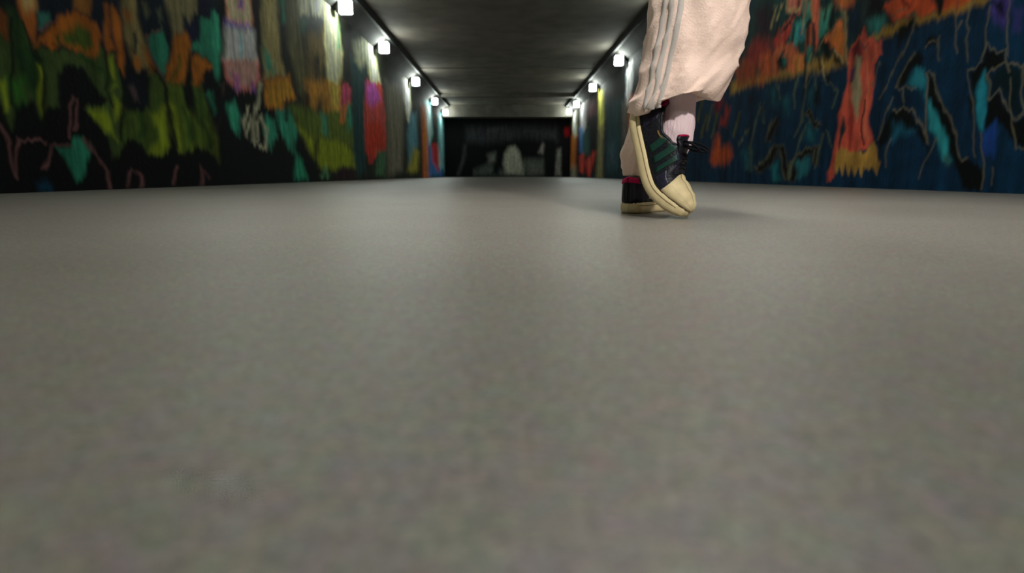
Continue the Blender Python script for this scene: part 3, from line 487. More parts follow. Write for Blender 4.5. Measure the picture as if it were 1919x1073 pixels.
def wall_material(name):
    m = bpy.data.materials.new(name); m.use_nodes = True
    nt = m.node_tree; b = nt.nodes['Principled BSDF']
    at = nt.nodes.new('ShaderNodeVertexColor'); at.layer_name = 'paint'
    tc = nt.nodes.new('ShaderNodeTexCoord')
    n = nt.nodes.new('ShaderNodeTexNoise'); n.inputs['Scale'].default_value = 9; n.inputs['Detail'].default_value = 8
    nt.links.new(tc.outputs['Object'], n.inputs['Vector'])
    mr = nt.nodes.new('ShaderNodeMapRange'); mr.inputs['From Min'].default_value = .25; mr.inputs['From Max'].default_value = .75
    mr.inputs['To Min'].default_value = .72; mr.inputs['To Max'].default_value = 1.25
    nt.links.new(n.outputs['Fac'], mr.inputs['Value'])
    mx = nt.nodes.new('ShaderNodeMix'); mx.data_type = 'RGBA'; mx.blend_type = 'MULTIPLY'; mx.inputs[0].default_value = 1
    nt.links.new(at.outputs['Color'], mx.inputs[6]); nt.links.new(mr.outputs[0], mx.inputs[7])
    mp = nt.nodes.new('ShaderNodeMapping'); mp.inputs['Scale'].default_value = (9, 9, 1.3)
    nt.links.new(tc.outputs['Object'], mp.inputs['Vector'])
    n3 = nt.nodes.new('ShaderNodeTexNoise'); n3.inputs['Scale'].default_value = 1; n3.inputs['Detail'].default_value = 4
    nt.links.new(mp.outputs[0], n3.inputs['Vector'])
    mr3 = nt.nodes.new('ShaderNodeMapRange'); mr3.inputs['From Min'].default_value = .3; mr3.inputs['From Max'].default_value = .7
    mr3.inputs['To Min'].default_value = .58; mr3.inputs['To Max'].default_value = 1.35
    nt.links.new(n3.outputs['Fac'], mr3.inputs['Value'])
    mx3 = nt.nodes.new('ShaderNodeMix'); mx3.data_type = 'RGBA'; mx3.blend_type = 'MULTIPLY'; mx3.inputs[0].default_value = 1
    nt.links.new(mx.outputs[2], mx3.inputs[6]); nt.links.new(mr3.outputs[0], mx3.inputs[7])
    nt.links.new(mx3.outputs[2], b.inputs['Base Color'])
    b.inputs['Roughness'].default_value = 0.75; b.inputs['Specular IOR Level'].default_value = 0.15
    n2 = nt.nodes.new('ShaderNodeTexNoise'); n2.inputs['Scale'].default_value = 40; n2.inputs['Detail'].default_value = 6
    nt.links.new(tc.outputs['Object'], n2.inputs['Vector'])
    bp = nt.nodes.new('ShaderNodeBump'); bp.inputs['Strength'].default_value = .25; bp.inputs['Distance'].default_value = .01
    nt.links.new(n2.outputs['Fac'], bp.inputs['Height']); nt.links.new(bp.outputs[0], b.inputs['Normal'])
    return m
def painted_wall(name, side, base, shapes, K):
    if side == 0:
        a = np.linspace(-HW, HW, 190); z = np.linspace(0, CZ + .1, 110)
    else:
        u = np.linspace(1 / 2.4, 1 / END, 520)
        a = np.concatenate([np.arange(Y0, 2.4, .03), 1 / u]); a[-1] = END
        z = np.concatenate([np.linspace(0, 1.1, 240)[:-1], np.linspace(1.1, WT + .1, 150)])
    A, Z = np.meshgrid(a, z, indexing='ij')
    fa, fz = (A.ravel(), Z.ravel()) if side == 0 else fold(A.ravel(), Z.ravel())
    rgb = paint(fa, fz, base, shapes, K)
    na, nz = len(a), len(z)
    if side == 0: co = np.stack([A.ravel(), np.full(A.size, END), Z.ravel()], 1); off = (0, .15, 0)
    else: co = np.stack([np.full(A.size, side * HW), A.ravel(), Z.ravel()], 1); off = (side * .15, 0, 0)
    idx = np.arange(na * nz).reshape(na, nz)
    q = np.stack([idx[:-1, :-1], idx[1:, :-1], idx[1:, 1:], idx[:-1, 1:]], -1).reshape(-1, 4)
    if side >= 0: q = q[:, ::-1] if side > 0 else q
    else: pass
    corners = [idx[0, 0], idx[-1, 0], idx[-1, -1], idx[0, -1]]
    back = np.array([co[i] + np.array(off) for i in corners])
    nb = len(co); co = np.vstack([co, back]); rgb = np.vstack([rgb, np.full((4, 3), .1)])
    faces = [tuple(int(v) for v in f) for f in q] + [(nb, nb + 3, nb + 2, nb + 1)]
    rim = [idx[:, 0], idx[-1, :], idx[::-1, -1], idx[0, ::-1]]
    for k, r in enumerate(rim):
        faces.append(tuple(int(v) for v in r[::-1]) + (nb + k, nb + (k + 1) % 4))
    me = bpy.data.meshes.new(name); me.from_pydata(co.tolist(), [], faces); me.update()
    at = me.color_attributes.new('paint', 'FLOAT_COLOR', 'POINT')
    at.data.foreach_set('color', np.hstack([rgb, np.ones((len(rgb), 1))]).astype(np.float32).ravel())
    me.materials.append(wall_material(name + '_paint'))
    o = bpy.data.objects.new(name, me); COL.objects.link(o)
    return o
# ------------------------------------------------------------------ setting
def floor_material():
    m = bpy.data.materials.new('worn_asphalt'); m.use_nodes = True
    nt = m.node_tree; b = nt.nodes['Principled BSDF']; L = nt.links
    tc = nt.nodes.new('ShaderNodeTexCoord')
    def N(scale, det=4, rough=.6):
        n = nt.nodes.new('ShaderNodeTexNoise'); n.inputs['Scale'].default_value = scale; n.inputs['Detail'].default_value = det
        n.inputs['Roughness'].default_value = rough
        L.new(tc.outputs['Object'], n.inputs['Vector']); return n
    def ramp(src, a, ca, bb, cb):
        r = nt.nodes.new('ShaderNodeValToRGB'); r.color_ramp.elements[0].position = a; r.color_ramp.elements[0].color = ca
        r.color_ramp.elements[1].position = bb; r.color_ramp.elements[1].color = cb
        L.new(src, r.inputs[0]); return r
    big = ramp(N(2.2, 5).outputs['Fac'], .3, (.170, .158, .136, 1), .7, (.205, .193, .170, 1))
    mid = ramp(N(110, 4, .7).outputs['Fac'], .32, (.72, .72, .71, 1), .68, (1.25, 1.25, 1.24, 1))
    fine = ramp(N(300, 3, .8).outputs['Fac'], .32, (.50, .50, .49, 1), .68, (1.5, 1.5, 1.5, 1))
    def mul(x, y):
        mx = nt.nodes.new('ShaderNodeMix'); mx.data_type = 'RGBA'; mx.blend_type = 'MULTIPLY'; mx.inputs[0].default_value = 1
        L.new(x, mx.inputs[6]); L.new(y, mx.inputs[7]); return mx.outputs[2]
    hue = nt.nodes.new('ShaderNodeMix'); hue.data_type = 'RGBA'; hue.inputs[0].default_value = .30
    hue.inputs[6].default_value = (1, 1, 1, 1); hs = nt.nodes.new('ShaderNodeVectorMath'); hs.operation = 'SCALE'; hs.inputs['Scale'].default_value = 2.0
    L.new(N(75, 3).outputs['Color'], hs.inputs[0]); L.new(hs.outputs[0], hue.inputs[7])
    L.new(mul(mul(mul(big.outputs[0], mid.outputs[0]), fine.outputs[0]), hue.outputs[2]), b.inputs['Base Color'])
    b.inputs['Roughness'].default_value = .45; b.inputs['Specular IOR Level'].default_value = .5
    bp = nt.nodes.new('ShaderNodeBump'); bp.inputs['Strength'].default_value = .15; bp.inputs['Distance'].default_value = .004
    L.new(N(260, 3, .7).outputs['Fac'], bp.inputs['Height']); L.new(bp.outputs[0], b.inputs['Normal'])
    return m
bm = bmesh.new(); box_bm(bm, (-HW - .15, Y0, -.2), (HW + .15, END + .15, 0))
tag(bm_obj('floor', bm, floor_material()), 'worn grey asphalt floor of the underpass', kind='structure')
tag(painted_wall('wall_left', -1, (14, 18, 18), PAINT_LEFT, 1.8), 'left wall covered in green, orange and teal graffiti', kind='structure')
tag(painted_wall('wall_right', 1, (13, 40, 60), PAINT_RIGHT, 2.1), 'right wall with graffiti on dark blue paint', kind='structure')
tag(painted_wall('wall_end', 0, (12, 13, 14), PAINT_END, 2.2), 'dark end wall with pale scrawls', kind='structure')
concrete = material('sooty_concrete', (.060, .053, .043), .85, .2, .3, 30, .25, 3)
dark_conc = material('dark_concrete', (.055, .052, .046), .8, .2, .3, 25, .3, 3)
slabm = material('ceiling_slab_concrete', (.20, .178, .148), .85, .2, .3, 25, .2, 2.5)
bm = bmesh.new(); box_bm(bm, (-HW - .15, Y0, CZ + .06), (HW + .15, END + .15, CZ + .3))
ceil = tag(bm_obj('ceiling', bm, dark_conc), 'low dark concrete ceiling of the underpass', kind='structure')
edges = [-6, -3.5, .5, 4.5, 8.5, 12.5, 16.6, 20.6, 25.4]
for i in range(len(edges) - 1):
    bm = bmesh.new(); box_bm(bm, (-CX, edges[i] + .02, CZ + (.012 if i % 2 else 0)), (CX, edges[i + 1] - .02, CZ + .09), .008)
    bm_obj('ceiling_slab', bm, slabm, ceil)
for k, sgn in ((1, -1), (2, 1)):
    V = []
    for y in (Y0, END):
        V += [(sgn * HW, y, WT), (sgn * CX, y, CZ), (sgn * CX, y, CZ + .1), (sgn * (HW + .1), y, CZ + .1), (sgn * (HW + .1), y, WT)]
    F = [(0, 1, 6, 5), (1, 2, 7, 6), (2, 3, 8, 7), (3, 4, 9, 8), (4, 0, 5, 9), (0, 4, 3, 2, 1), (5, 6, 7, 8, 9)]
    if sgn < 0: F = [f[::-1] for f in F]
    t = tag(mesh_obj('trim_%d' % k, V, F, dark_conc), 'sloping concrete haunch along the top of the %s wall' % ('left' if sgn < 0 else 'right'), kind='structure')
lip_m = material('black_cable_tray', (.012, .012, .012), .7, .3)
for k, sgn in ((5, -1), (6, 1)):
    bm = bmesh.new(); box_bm(bm, (min(sgn * 2.36, sgn * 2.43), Y0, 2.79), (max(sgn * 2.36, sgn * 2.43), 24.85, CZ + .02), .006)
    tag(bm_obj('trim_%d' % k, bm, lip_m), 'black downstand strip between ceiling and %s haunch' % ('left' if sgn < 0 else 'right'), kind='structure')
beam_m = material('dusty_beam_concrete', (.12, .11, .09), .85, .2, .3, 25, .25, 3)
for k, (y, t, z) in enumerate(((21.6, .35, 2.80), (24.9, .9, 2.42))):
    bm = bmesh.new(); box_bm(bm, (-CX - (0.28 if k else 0), y, z), (CX + (0.28 if k else 0), y + t, CZ + .05), .015)
    tag(bm_obj('trim_%d' % (3 + k), bm, beam_m), ['shallow downstand beam across the far ceiling', 'deep header beam above the end wall'][k], kind='structure')

# ------------------------------------------------------------------ wall lamps
m_house = material('lamp_grey_metal', (.10, .10, .10), .5, .4, .1, 60)
def diffuser_mat(name, e):
    m = material(name, (.86, .97, .93), .4); b = m.node_tree.nodes['Principled BSDF']
    b.inputs['Emission Color'].default_value = (.90, 1.0, .93, 1); b.inputs['Emission Strength'].default_value = e
    return m
m_far = diffuser_mat('lamp_diffuser_lit', LAMP_FAR); m_near = diffuser_mat('lamp_diffuser_added', LAMP_NEAR)
def make_lamp():
    root = bpy.data.objects.new('wall_lamp', None); COL.objects.link(root)
    bm = bmesh.new(); box_bm(bm, (-.09, -.075, -.20), (.09, .075, 0), .02)
    bm_obj('diffuser', bm, m_far, root, True)
    bm = bmesh.new(); box_bm(bm, (-.125, -.09, -.215), (-.088, .09, .015), .008)
    bm_obj('housing', bm, m_house, root)
    bm = bmesh.new(); box_bm(bm, (-.20, -.02, -.11), (-.12, .02, -.085), .004)
    bm_obj('bracket_arm', bm, m_house, root)
    bm = bmesh.new(); box_bm(bm, (-.20, -.05, -.15), (-.19, .05, -.045), .003)
    bm_obj('back_plate', bm, m_house, root)
    return root
proto = make_lamp(); first = True
def place_lamp(side, y, z, label, near=False):
    global first
    if first: r = proto; first = False; kids = list(proto.children)
    else:
        r = proto.copy(); COL.objects.link(r); kids = []
        for ch in proto.children:
            c = ch.copy(); COL.objects.link(c); c.parent = r; kids.append(c)
    r.location = (side * 2.5, y, z)
    r.rotation_euler = (0, 0, 0 if side < 0 else math.pi)
    if near:
        for c in kids:
            if c.name.startswith('diffuser'):
                c.data = c.data.copy(); c.data.materials[0] = m_near
    tag(r, label, 'lamp', 'lamps along the tops of the two walls')
    return r
ords = ['nearest', 'second nearest', 'third nearest', 'fourth nearest', 'farthest']
for i, (y, z) in enumerate(((9.75, 2.66), (12.63, 2.64), (16.8, 2.60), (21.1, 2.59), (24.6, 2.57))):
    place_lamp(-1, y, z + .09, 'glowing white box lamp atop the left wall, %s of the lit ones in view' % ords[i])
for i, (y, z) in enumerate(((9.8, 2.62), (13.85, 2.62), (17.95, 2.61), (22.1, 2.61), (24.6, 2.61))):
    place_lamp(1, y, z + .09, ['glowing box lamp atop the right wall, hidden behind the trouser leg', 'glowing box lamp atop the right wall, nearest one left of the trouser leg', 'glowing box lamp atop the right wall, second one left of the trouser leg', 'glowing box lamp atop the right wall, second farthest', 'glowing box lamp atop the right wall, farthest'][i])
for s_, nm in ((-1, 'left'), (1, 'right')):  # extra lamps outside the view, added for more light
    for y, t in ((5.4, 'above the mural ahead of the walker'), (1.4, 'level with the walker'), (-2.6, 'behind the viewpoint')):
        place_lamp(s_, y + (0.2 if s_ > 0 else 0), 2.72, 'added unseen box lamp atop the %s wall, %s' % (nm, t), True)

def add_strip_light(x, y, label):  # fixture added out of view to brighten the floor and walker
    r = bpy.data.objects.new('added_strip_light', None); COL.objects.link(r); r.location = (x, y, CZ)
    tag(r, label, 'added light', 'lights added out of view')
    m = material('added_strip_tube', (1, .95, .88), .4); b = m.node_tree.nodes['Principled BSDF']
    b.inputs['Emission Color'].default_value = (1, .97, .92, 1); b.inputs['Emission Strength'].default_value = ADDED_STRIP
    bm = bmesh.new(); box_bm(bm, (-.10, -.62, -.03), (.10, .62, 0), .005); bm_obj('housing', bm, m_house, r)
    for sx in (-1, 1):
        bm = bmesh.new(); box_bm(bm, (sx * .10 - .004, -.62, -.14), (sx * .10 + .004, .62, -.03), .001); bm_obj('side_shield', bm, m_house, r)
    bm = bmesh.new(); box_bm(bm, (-.07, -.60, -.07), (.07, .60, -.03), .01); bm_obj('tube_diffuser', bm, m, r)
add_strip_light(.5, 1.55, 'added long strip light out of view on the ceiling, above the walker')
def added_floodlight(loc, aim, label):  # lamp added out of view to light the trousers and nearby floor
    d = (Vector(aim) - Vector(loc)).normalized(); q = d.to_track_quat('-Z', 'Y')
    r = bpy.data.objects.new('added_floodlight', None); COL.objects.link(r); r.location = loc; r.rotation_euler = q.to_euler()
    tag(r, label, 'added_floodlight')
    V = []; F = []; n = 24
    for z, rad in ((.16, .05), (.15, .09), (0, .11), (-.02, .12), (-.02, .105), (.02, .10), (.02, .02)):
        V += [(rad * math.cos(2 * math.pi * k / n), rad * math.sin(2 * math.pi * k / n), z) for k in range(n)]
    F = [(i * n + k, i * n + (k + 1) % n, (i + 1) * n + (k + 1) % n, (i + 1) * n + k) for i in range(6) for k in range(n)] + [tuple(range(n))[::-1], tuple(6 * n + k for k in range(n))]
    mesh_obj('housing', V, F, m_house, r, True)
    V = [(.099 * math.cos(2 * math.pi * k / n), .099 * math.sin(2 * math.pi * k / n), .015) for k in range(n)]
    mesh_obj('lens', V, [tuple(range(n))[::-1]], diffuser_mat('added_flood_lens', 20), r)
    bm = bmesh.new(); box_bm(bm, (-.135, -.015, .06), (-.125, .015, .30), .002); box_bm(bm, (.125, -.015, .06), (.135, .015, .30), .002); box_bm(bm, (-.135, -.015, .29), (.135, .015, .30), .002)
    bm_obj('yoke', bm, m_house, r)
    l = bpy.data.lights.new('added_flood_beam', 'SPOT'); l.energy = ADDED_FLOOD; l.color = (1, .95, .90); l.spot_size = math.radians(53); l.spot_blend = 1.0; l.shadow_soft_size = .10
    lo = bpy.data.objects.new('added_flood_beam', l); COL.objects.link(lo); lo.parent = r; lo.location = (0, 0, -.04)
added_floodlight((1.0, -1.5, 2.5), (.42, 2.3, .35), 'added round flood lamp out of view behind the viewpoint, aimed at the walker')

# ------------------------------------------------------------------ the person
BASE = Vector((0.42, 1.58, 0.0))
m_skin = material('skin', (.50, .31, .22), .55, .4)
m_trouser = material('cream_velour', lin((244, 215, 199)), .85, .2, .25, 260, .06, 14)
m_tstripe = material('grey_side_stripe', lin((190, 182, 175)), .8, .2, .1, 200)
m_sock = material('pale_pink_sock', lin((232, 208, 212)), .9, .1, .35, 220, .05, 20, stretch=(1, 1, .2))
m_sole = material('cream_rubber', lin((214, 196, 150)), .6, .4, .1, 150, .08, 25)
m_upper = material('navy_leather', lin((17, 19, 27)), .5, .4, .2, 180, .15, 30)
m_navy = material('eyestay_navy', lin((27, 25, 43)), .42, .5, .15, 150)
m_green = material('green_stripe', lin((18, 58, 48)), .5, .4, .1, 150)
m_pink = material('magenta_lining', lin((168, 26, 74)), .8, .2)
m_lace = material('black_lace', lin((12, 13, 20)), .8, .2, .3, 300)
m_gold = material('tan_print', lin((120, 96, 52)), .5, .4)
m_jacket = material('cream_jacket', lin((222, 196, 182)), .85, .2, .2, 200)
m_hair = material('dark_hair', (.02, .017, .015), .6, .3)
RINGS_F = [((0.2968,0.2364),(0.4828,0.2703),1.425,0.88),((0.2912,0.2509),(0.4977,0.2894),1.425,0.88),((0.2997,0.2892),(0.5163,0.3273),1.425,0.86),((0.3101,0.3388),(0.5310,0.3648),1.425,0.78),((0.3178,0.3901),(0.5432,0.3997),1.425,0.82),((0.3253,0.4429),(0.5497,0.4434),1.425,0.84),((0.3328,0.4928),(0.5533,0.4932),1.425,0.85),((0.385, 0.6), (0.6, 0.6), 1.44, 0.85),((0.375, 0.7), (0.6, 0.7), 1.475, 0.85),((0.37, 0.82), (0.6, 0.82), 1.515, 0.8),((0.37, 0.94), (0.595, 0.94), 1.56, 0.75),]
RINGS_R = [((0.3129,0.0972),(0.3886,0.0944),1.590,1),((0.3042,0.1431),(0.3923,0.1376),1.590,1),((0.3061,0.1706),(0.4025,0.1624),1.590,1),((0.3186,0.2130),(0.4145,0.2062),1.590,0.95),((0.3328,0.2804),(0.4335,0.2738),1.590,0.95),((0.3460,0.3665),(0.4536,0.3666),1.590,0.95),((0.3537,0.4443),(0.4767,0.4445),1.590,0.95),((0.3607,0.5332),(0.4932,0.5335),1.590,0.95),((0.37, 0.64), (0.55, 0.64), 1.61, 0.95),((0.365, 0.78), (0.575, 0.78), 1.65, 0.85),((0.365, 0.94), (0.585, 0.94), 1.685, 0.8),]
SOCK_F = [((0.3434,0.1461),(0.4033,0.1187),1.425,0.75),((0.3469,0.1805),(0.4223,0.1436),1.425,0.8),((0.3530,0.2123),(0.4368,0.1781),1.425,0.9),((0.3580,0.2413),(0.4393,0.2220),1.425,1),((0.3580,0.2677),(0.4381,0.2654),1.425,1.05),((0.3538,0.3035),(0.4408,0.3036),1.425,1.05),]
SOCK_R = [((0.3309,0.0367),(0.3883,0.0366),1.590,1.1),((0.3263,0.0818),(0.3863,0.0818),1.590,1.1),((0.3186,0.1375),(0.3838,0.1376),1.590,1.05),]
ANKLE_F = (0.3998,1.4250,0.2558)
ANKLE_R = (0.3546,1.5900,0.0888)
KNEE_F = (0.4493,1.4250,0.4885)
KNEE_R = (0.4202,1.5900,0.5333)
TIP_F = (0.4095,1.3680,0.0)
HEEL_R = (0.3136,1.5401,0.0)
FRONT_YAW = 38
REAR_YAW = -52


LEN = .298
# pose of the raised foot: standing on the toe, heel up, bent at the ball
def raised(pt, e1, tip):
    e2 = Vector((-e1.y, e1.x, 0)); N = 80
    ang = lambda s: math.radians(77 - 6 * min(1, s / .5) - (33 * min(1, max(0, (s - .50) / .28)) ** 1.0))
    pos = [Vector((0, 0))]
    for i in range(N):
        a = ang((i + .5) / N); pos.append(pos[-1] + Vector((math.cos(a), -math.sin(a))) * LEN / N)
    # lowest point of the sole on the ground at the tip
    low = min(pos[i].y + math.cos(ang(i / N)) * (.007 * ((i / N - .86) / .14) ** 2 if i / N > .86 else 0) for i in range(N + 1)) - pos[N].y
    def D(v):
        s = v.x / LEN; f = min(max(s, 0), 1) * N; i = min(int(f), N - 1); t = f - i
        p = pos[i].lerp(pos[i + 1], t); a = ang(min(1, max(0, s)))
        ex = (s - min(max(s, 0), 1)) * LEN
        T = Vector((math.cos(a), -math.sin(a))); Nn = Vector((math.sin(a), math.cos(a)))
        q = p + T * ex + Nn * v.z - pos[N]
        return Vector((tip[0], tip[1], tip[2])) + e1 * q.x + e2 * v.y + Vector((0, 0, q.y - low + .0005))
    return D
yaw = math.radians(FRONT_YAW); e1f = Vector((math.cos(yaw), -math.sin(yaw), 0))
Df = raised(None, e1f, TIP_F)
yr = math.radians(REAR_YAW); e1r = Vector((math.cos(yr), -math.sin(yr), 0)); e2r = Vector((-e1r.y, e1r.x, 0)); hr = Vector(HEEL_R)
Dr = lambda v: hr + e1r * v.x + e2r * v.y + Vector((0, 0, v.z))
def rel(vs): return [tuple(Vector(v) - BASE) for v in vs]
# body: one continuous skinned figure
def skin_obj(name, pts, edges, mat, parent, root_i, sub=2):
    me = bpy.data.meshes.new(name)
    me.from_pydata([tuple(Vector(p[:3]) - BASE) for p in pts], edges, []); me.update()
    o = bpy.data.objects.new(name, me); COL.objects.link(o)
    sk = o.modifiers.new('skin', 'SKIN'); sk.use_smooth_shade = True
    if not me.skin_vertices: me.skin_vertices.new()
    for i, p in enumerate(pts):
        sv = me.skin_vertices[0].data[i]; sv.radius = (p[3], p[4] if len(p) > 4 else p[3]); sv.use_root = (i == root_i)
    sb = o.modifiers.new('smooth', 'SUBSURF'); sb.levels = sub; sb.render_levels = sub
    me.materials.append(mat)
    if parent: o.parent = parent
    return o
FA = Vector(ANKLE_F); RA = Vector(ANKLE_R); KF = Vector(KNEE_F); KR = Vector(KNEE_R)
HF = Vector((.47, 1.55, .94)); HR = Vector((.46, 1.70, .94)); PEL = Vector((.462, 1.625, 1.0))
bp_ = [(*PEL, .13, .10), (*HF, .065), (*KF, .048), (*((KF + FA) / 2 + Vector((-.015, 0, .03))), .04), (*FA, .010), (*Df(Vector((.10, 0, .050))), .005), (*Df(Vector((.22, 0, .042))), .006),
       (*HR, .065), (*KR, .048), (*((KR + RA) / 2 + Vector((-.012, 0, .03))), .04), (*RA, .022), (*Dr(Vector((.15, 0, .055))), .026), (*Dr(Vector((.24, 0, .046))), .016),
       (.465, 1.625, 1.16, .12, .09), (.475, 1.625, 1.33, .15, .10), (.482, 1.625, 1.44, .07), (.49, 1.625, 1.51, .05), (.50, 1.625, 1.57, .075, .07), (.505, 1.625, 1.645, .085, .075), (.50, 1.625, 1.70, .06),
       (.475, 1.45, 1.41, .055), (.45, 1.40, 1.14, .042), (.52, 1.40, .92, .032), (.54, 1.40, .85, .030, .02),
       (.475, 1.80, 1.41, .055), (.44, 1.85, 1.14, .042), (.50, 1.86, .91, .032), (.52, 1.86, .84, .030, .02)]
be_ = [(0, 1), (1, 2), (2, 3), (3, 4), (4, 5), (5, 6), (0, 7), (7, 8), (8, 9), (9, 10), (10, 11), (11, 12), (0, 13), (13, 14), (14, 15), (15, 16), (16, 17), (17, 18), (18, 19), (14, 20), (20, 21), (21, 22), (22, 23), (14, 24), (24, 25), (25, 26), (26, 27)]
for w_, sy in ((23, -1), (27, 1)):
    x, y, z = bp_[w_][:3]
    for k in range(5):
        if k == 4: seg = [(x + .03, y - sy * .012, z), (x + .045, y - sy * .02, z - .03)]; r = .010
        else:
            dx = -.022 + k * .015; l = (.062, .072, .075, .066)[k]
            seg = [(x + dx + .012, y, z - .04), (x + dx + .018, y - sy * .004, z - .04 - l * .5), (x + dx + .02, y - sy * .018, z - .04 - l)]; r = .0085
        prev = w_
        for q in seg:
            bp_.append((*q, r)); be_.append((prev, len(bp_) - 1)); prev = len(bp_) - 1
body = skin_obj('person', bp_, be_, m_skin, None, 0)
body.location = BASE
tag(body, 'person in cream track trousers, pale sock and dark trainers stepping up on one toe', 'person')
hd = [(.505, 1.625, 1.66, .095, .085), (.475, 1.625, 1.69, .09), (.43, 1.625, 1.62, .06), (.425, 1.625, 1.56, .05)]
skin_obj('hair', hd, [(0, 1), (1, 2), (2, 3)], m_hair, body, 0)
jk = [(.462, 1.625, 1.0, .185, .14), (.465, 1.625, 1.16, .17, .13), (.475, 1.625, 1.34, .19, .13), (.482, 1.625, 1.45, .085), (.475, 1.45, 1.41, .08), (.45, 1.40, 1.14, .065), (.515, 1.40, .93, .05), (.475, 1.80, 1.41, .08), (.44, 1.85, 1.14, .065), (.495, 1.86, .92, .05)]
skin_obj('track_jacket', jk, [(0, 1), (1, 2), (2, 3), (2, 4), (4, 5), (5, 6), (2, 7), (7, 8), (8, 9)], m_jacket, body, 0)

# trousers: lofted rings  (left point, right point, depth, half-depth ratio)
NR = 96
def ring_pt(r, al, disp=0.0):
    (lx, lz), (rx, rz), y, q = r
    cx, cz = (lx + rx) / 2, (lz + rz) / 2; a = math.hypot(rx - lx, rz - lz) / 2; b = a * q
    ux, uz = (rx - lx) / (2 * a), (rz - lz) / (2 * a)
    ca, sa = math.cos(al), math.sin(al)
    k = -(a + disp) * ca
    return Vector((cx + ux * k, y - (b + disp) * sa, cz + uz * k))
def interp_rings(rings, n):
    out = []; m = len(rings) - 1
    def cat(p0, p1, p2, p3, t):
        return .5 * ((2 * p1) + (-p0 + p2) * t + (2 * p0 - 5 * p1 + 4 * p2 - p3) * t * t + (-p0 + 3 * p1 - 3 * p2 + p3) * t ** 3)
    flat = [[r[0][0], r[0][1], r[1][0], r[1][1], r[2], r[3]] for r in rings]
    for i in range(n + 1):
        f = i / n * m; k = min(int(f), m - 1); t = f - k
        g = lambda j: flat[max(0, min(m, j))]
        v = [cat(a, b, c, d, t) for a, b, c, d in zip(g(k - 1), g(k), g(k + 1), g(k + 2))]
        out.append(((v[0], v[1]), (v[2], v[3]), v[4], v[5]))
    return out
def leg_disp(v, al, z, seed, amp):
    """soft cloth folds; strongest near the gathered hem"""
    ca, sa = math.cos(al), math.sin(al)
    g = max(0.0, 1 - v * 2.2)
    n1 = noise.noise(Vector((ca * 1.4 + seed, sa * 1.4, z * 9 - ca * 2.2)))
    n2 = noise.noise(Vector((ca * 2.6, sa * 2.6 + seed, z * 26 + ca * 3.0)))
    n3 = 1 - abs(noise.noise(Vector((ca * 1.1 + 3 * seed, sa * 1.1, z * 15 + ca * 2.8)))) * 2
    return amp * (n1 * .9 + n2 * (.12 + .5 * g) + max(0, n3) ** 3 * (.35 + .6 * g))
def loft(rings, nseg, seed, amp, front):
    R_ = interp_rings(rings, nseg); V = []
    for i, r in enumerate(R_):
        v = i / nseg; zc = (r[0][1] + r[1][1]) / 2
        for k in range(NR):
            al = 2 * math.pi * k / NR
            d = leg_disp(v, al, zc, seed, amp)
            p = ring_pt(r, al, d)
            if front and v < .12:     # the hem rides up over the front of the ankle
                p.z += (1 - v / .12) * .020 * max(0, math.sin(al)) ** 2 * (1 if math.cos(al) > -.3 else .4) - (1 - v / .12) * .008 * math.sin(3 * al)
            V.append(p)
    F = [(i * NR + k, i * NR + (k + 1) % NR, (i + 1) * NR + (k + 1) % NR, (i + 1) * NR + k) for i in range(nseg) for k in range(NR)]
    # tuck the hem inwards
    b = len(V); r0 = R_[0]; r3 = R_[max(1, nseg // 20)]
    for rr, sh in ((r0, .80), (r3, .72)):
        for k in range(NR):
            al = 2 * math.pi * k / NR
            (lx, lz), (rx, rz), y, q = rr; cx, cz = (lx + rx) / 2, (lz + rz) / 2
            p = V[k].copy() if rr is r0 else ring_pt(rr, al)
            V.append(Vector((cx + (p.x - cx) * sh, y + (p.y - y) * sh, p.z + (.004 if rr is r0 else .02))))
    F += [(b + k, b + (k + 1) % NR, (k + 1) % NR, k) for k in range(NR)]
    F += [(b + NR + k, b + NR + (k + 1) % NR, b + (k + 1) % NR, b + k) for k in range(NR)]
    return V, F, R_
V1, F1, RF = loft(RINGS_F, 110, 1.7, .012, True)
V2, F2, RR = loft(RINGS_R, 110, 5.2, .008, False)
off = len(V1); V = V1 + V2; F = F1 + [tuple(i + off for i in f) for f in F2]
# seat of the trousers joins both legs
def seat():
    S = [((.36, .84), (.60, .84), 1.625, 1.25), ((.35, .92), (.60, .92), 1.625, 1.2), ((.355, 1.0), (.585, 1.0), 1.625, 1.2), ((.37, 1.06), (.565, 1.06), 1.625, 1.2)]
    Vs = [ring_pt(r, 2 * math.pi * k / NR) for r in interp_rings(S, 12) for k in range(NR)]
    Fs = [(i * NR + k, i * NR + (k + 1) % NR, (i + 1) * NR + (k + 1) % NR, (i + 1) * NR + k) for i in range(12) for k in range(NR)]
    Fs.append(tuple(range(NR))[::-1])
    return Vs, Fs
Vs, Fs = seat(); off = len(V); V += Vs; F += [tuple(i + off for i in f) for f in Fs]
tr = mesh_obj('track_trousers', rel(V), F, m_trouser, body, True)
tr['label'] = 'loose cream track trousers'
def leg_stripe(Rr, a0, a1, v0, v1, seed, amp):
    n = len(Rr) - 1; i0, i1 = int(v0 * n), int(v1 * n); V = []; F = []; m = 5
    for i in range(i0, i1 + 1):
        r = Rr[i]; zc = (r[0][1] + r[1][1]) / 2
        for k in range(m):
            al = a0 + (a1 - a0) * k / (m - 1)
            d = leg_disp(i / n, al, zc, seed, amp) + (.0022 if 0 < k < m - 1 else -.001)
            V.append(ring_pt(r, al, d))
    c = i1 - i0
    F = [(i * m + k, i * m + k + 1, (i + 1) * m + k + 1, (i + 1) * m + k) for i in range(c) for k in range(m - 1)]
    return mesh_obj('side_stripe', rel(V), F, m_tstripe, tr, True)
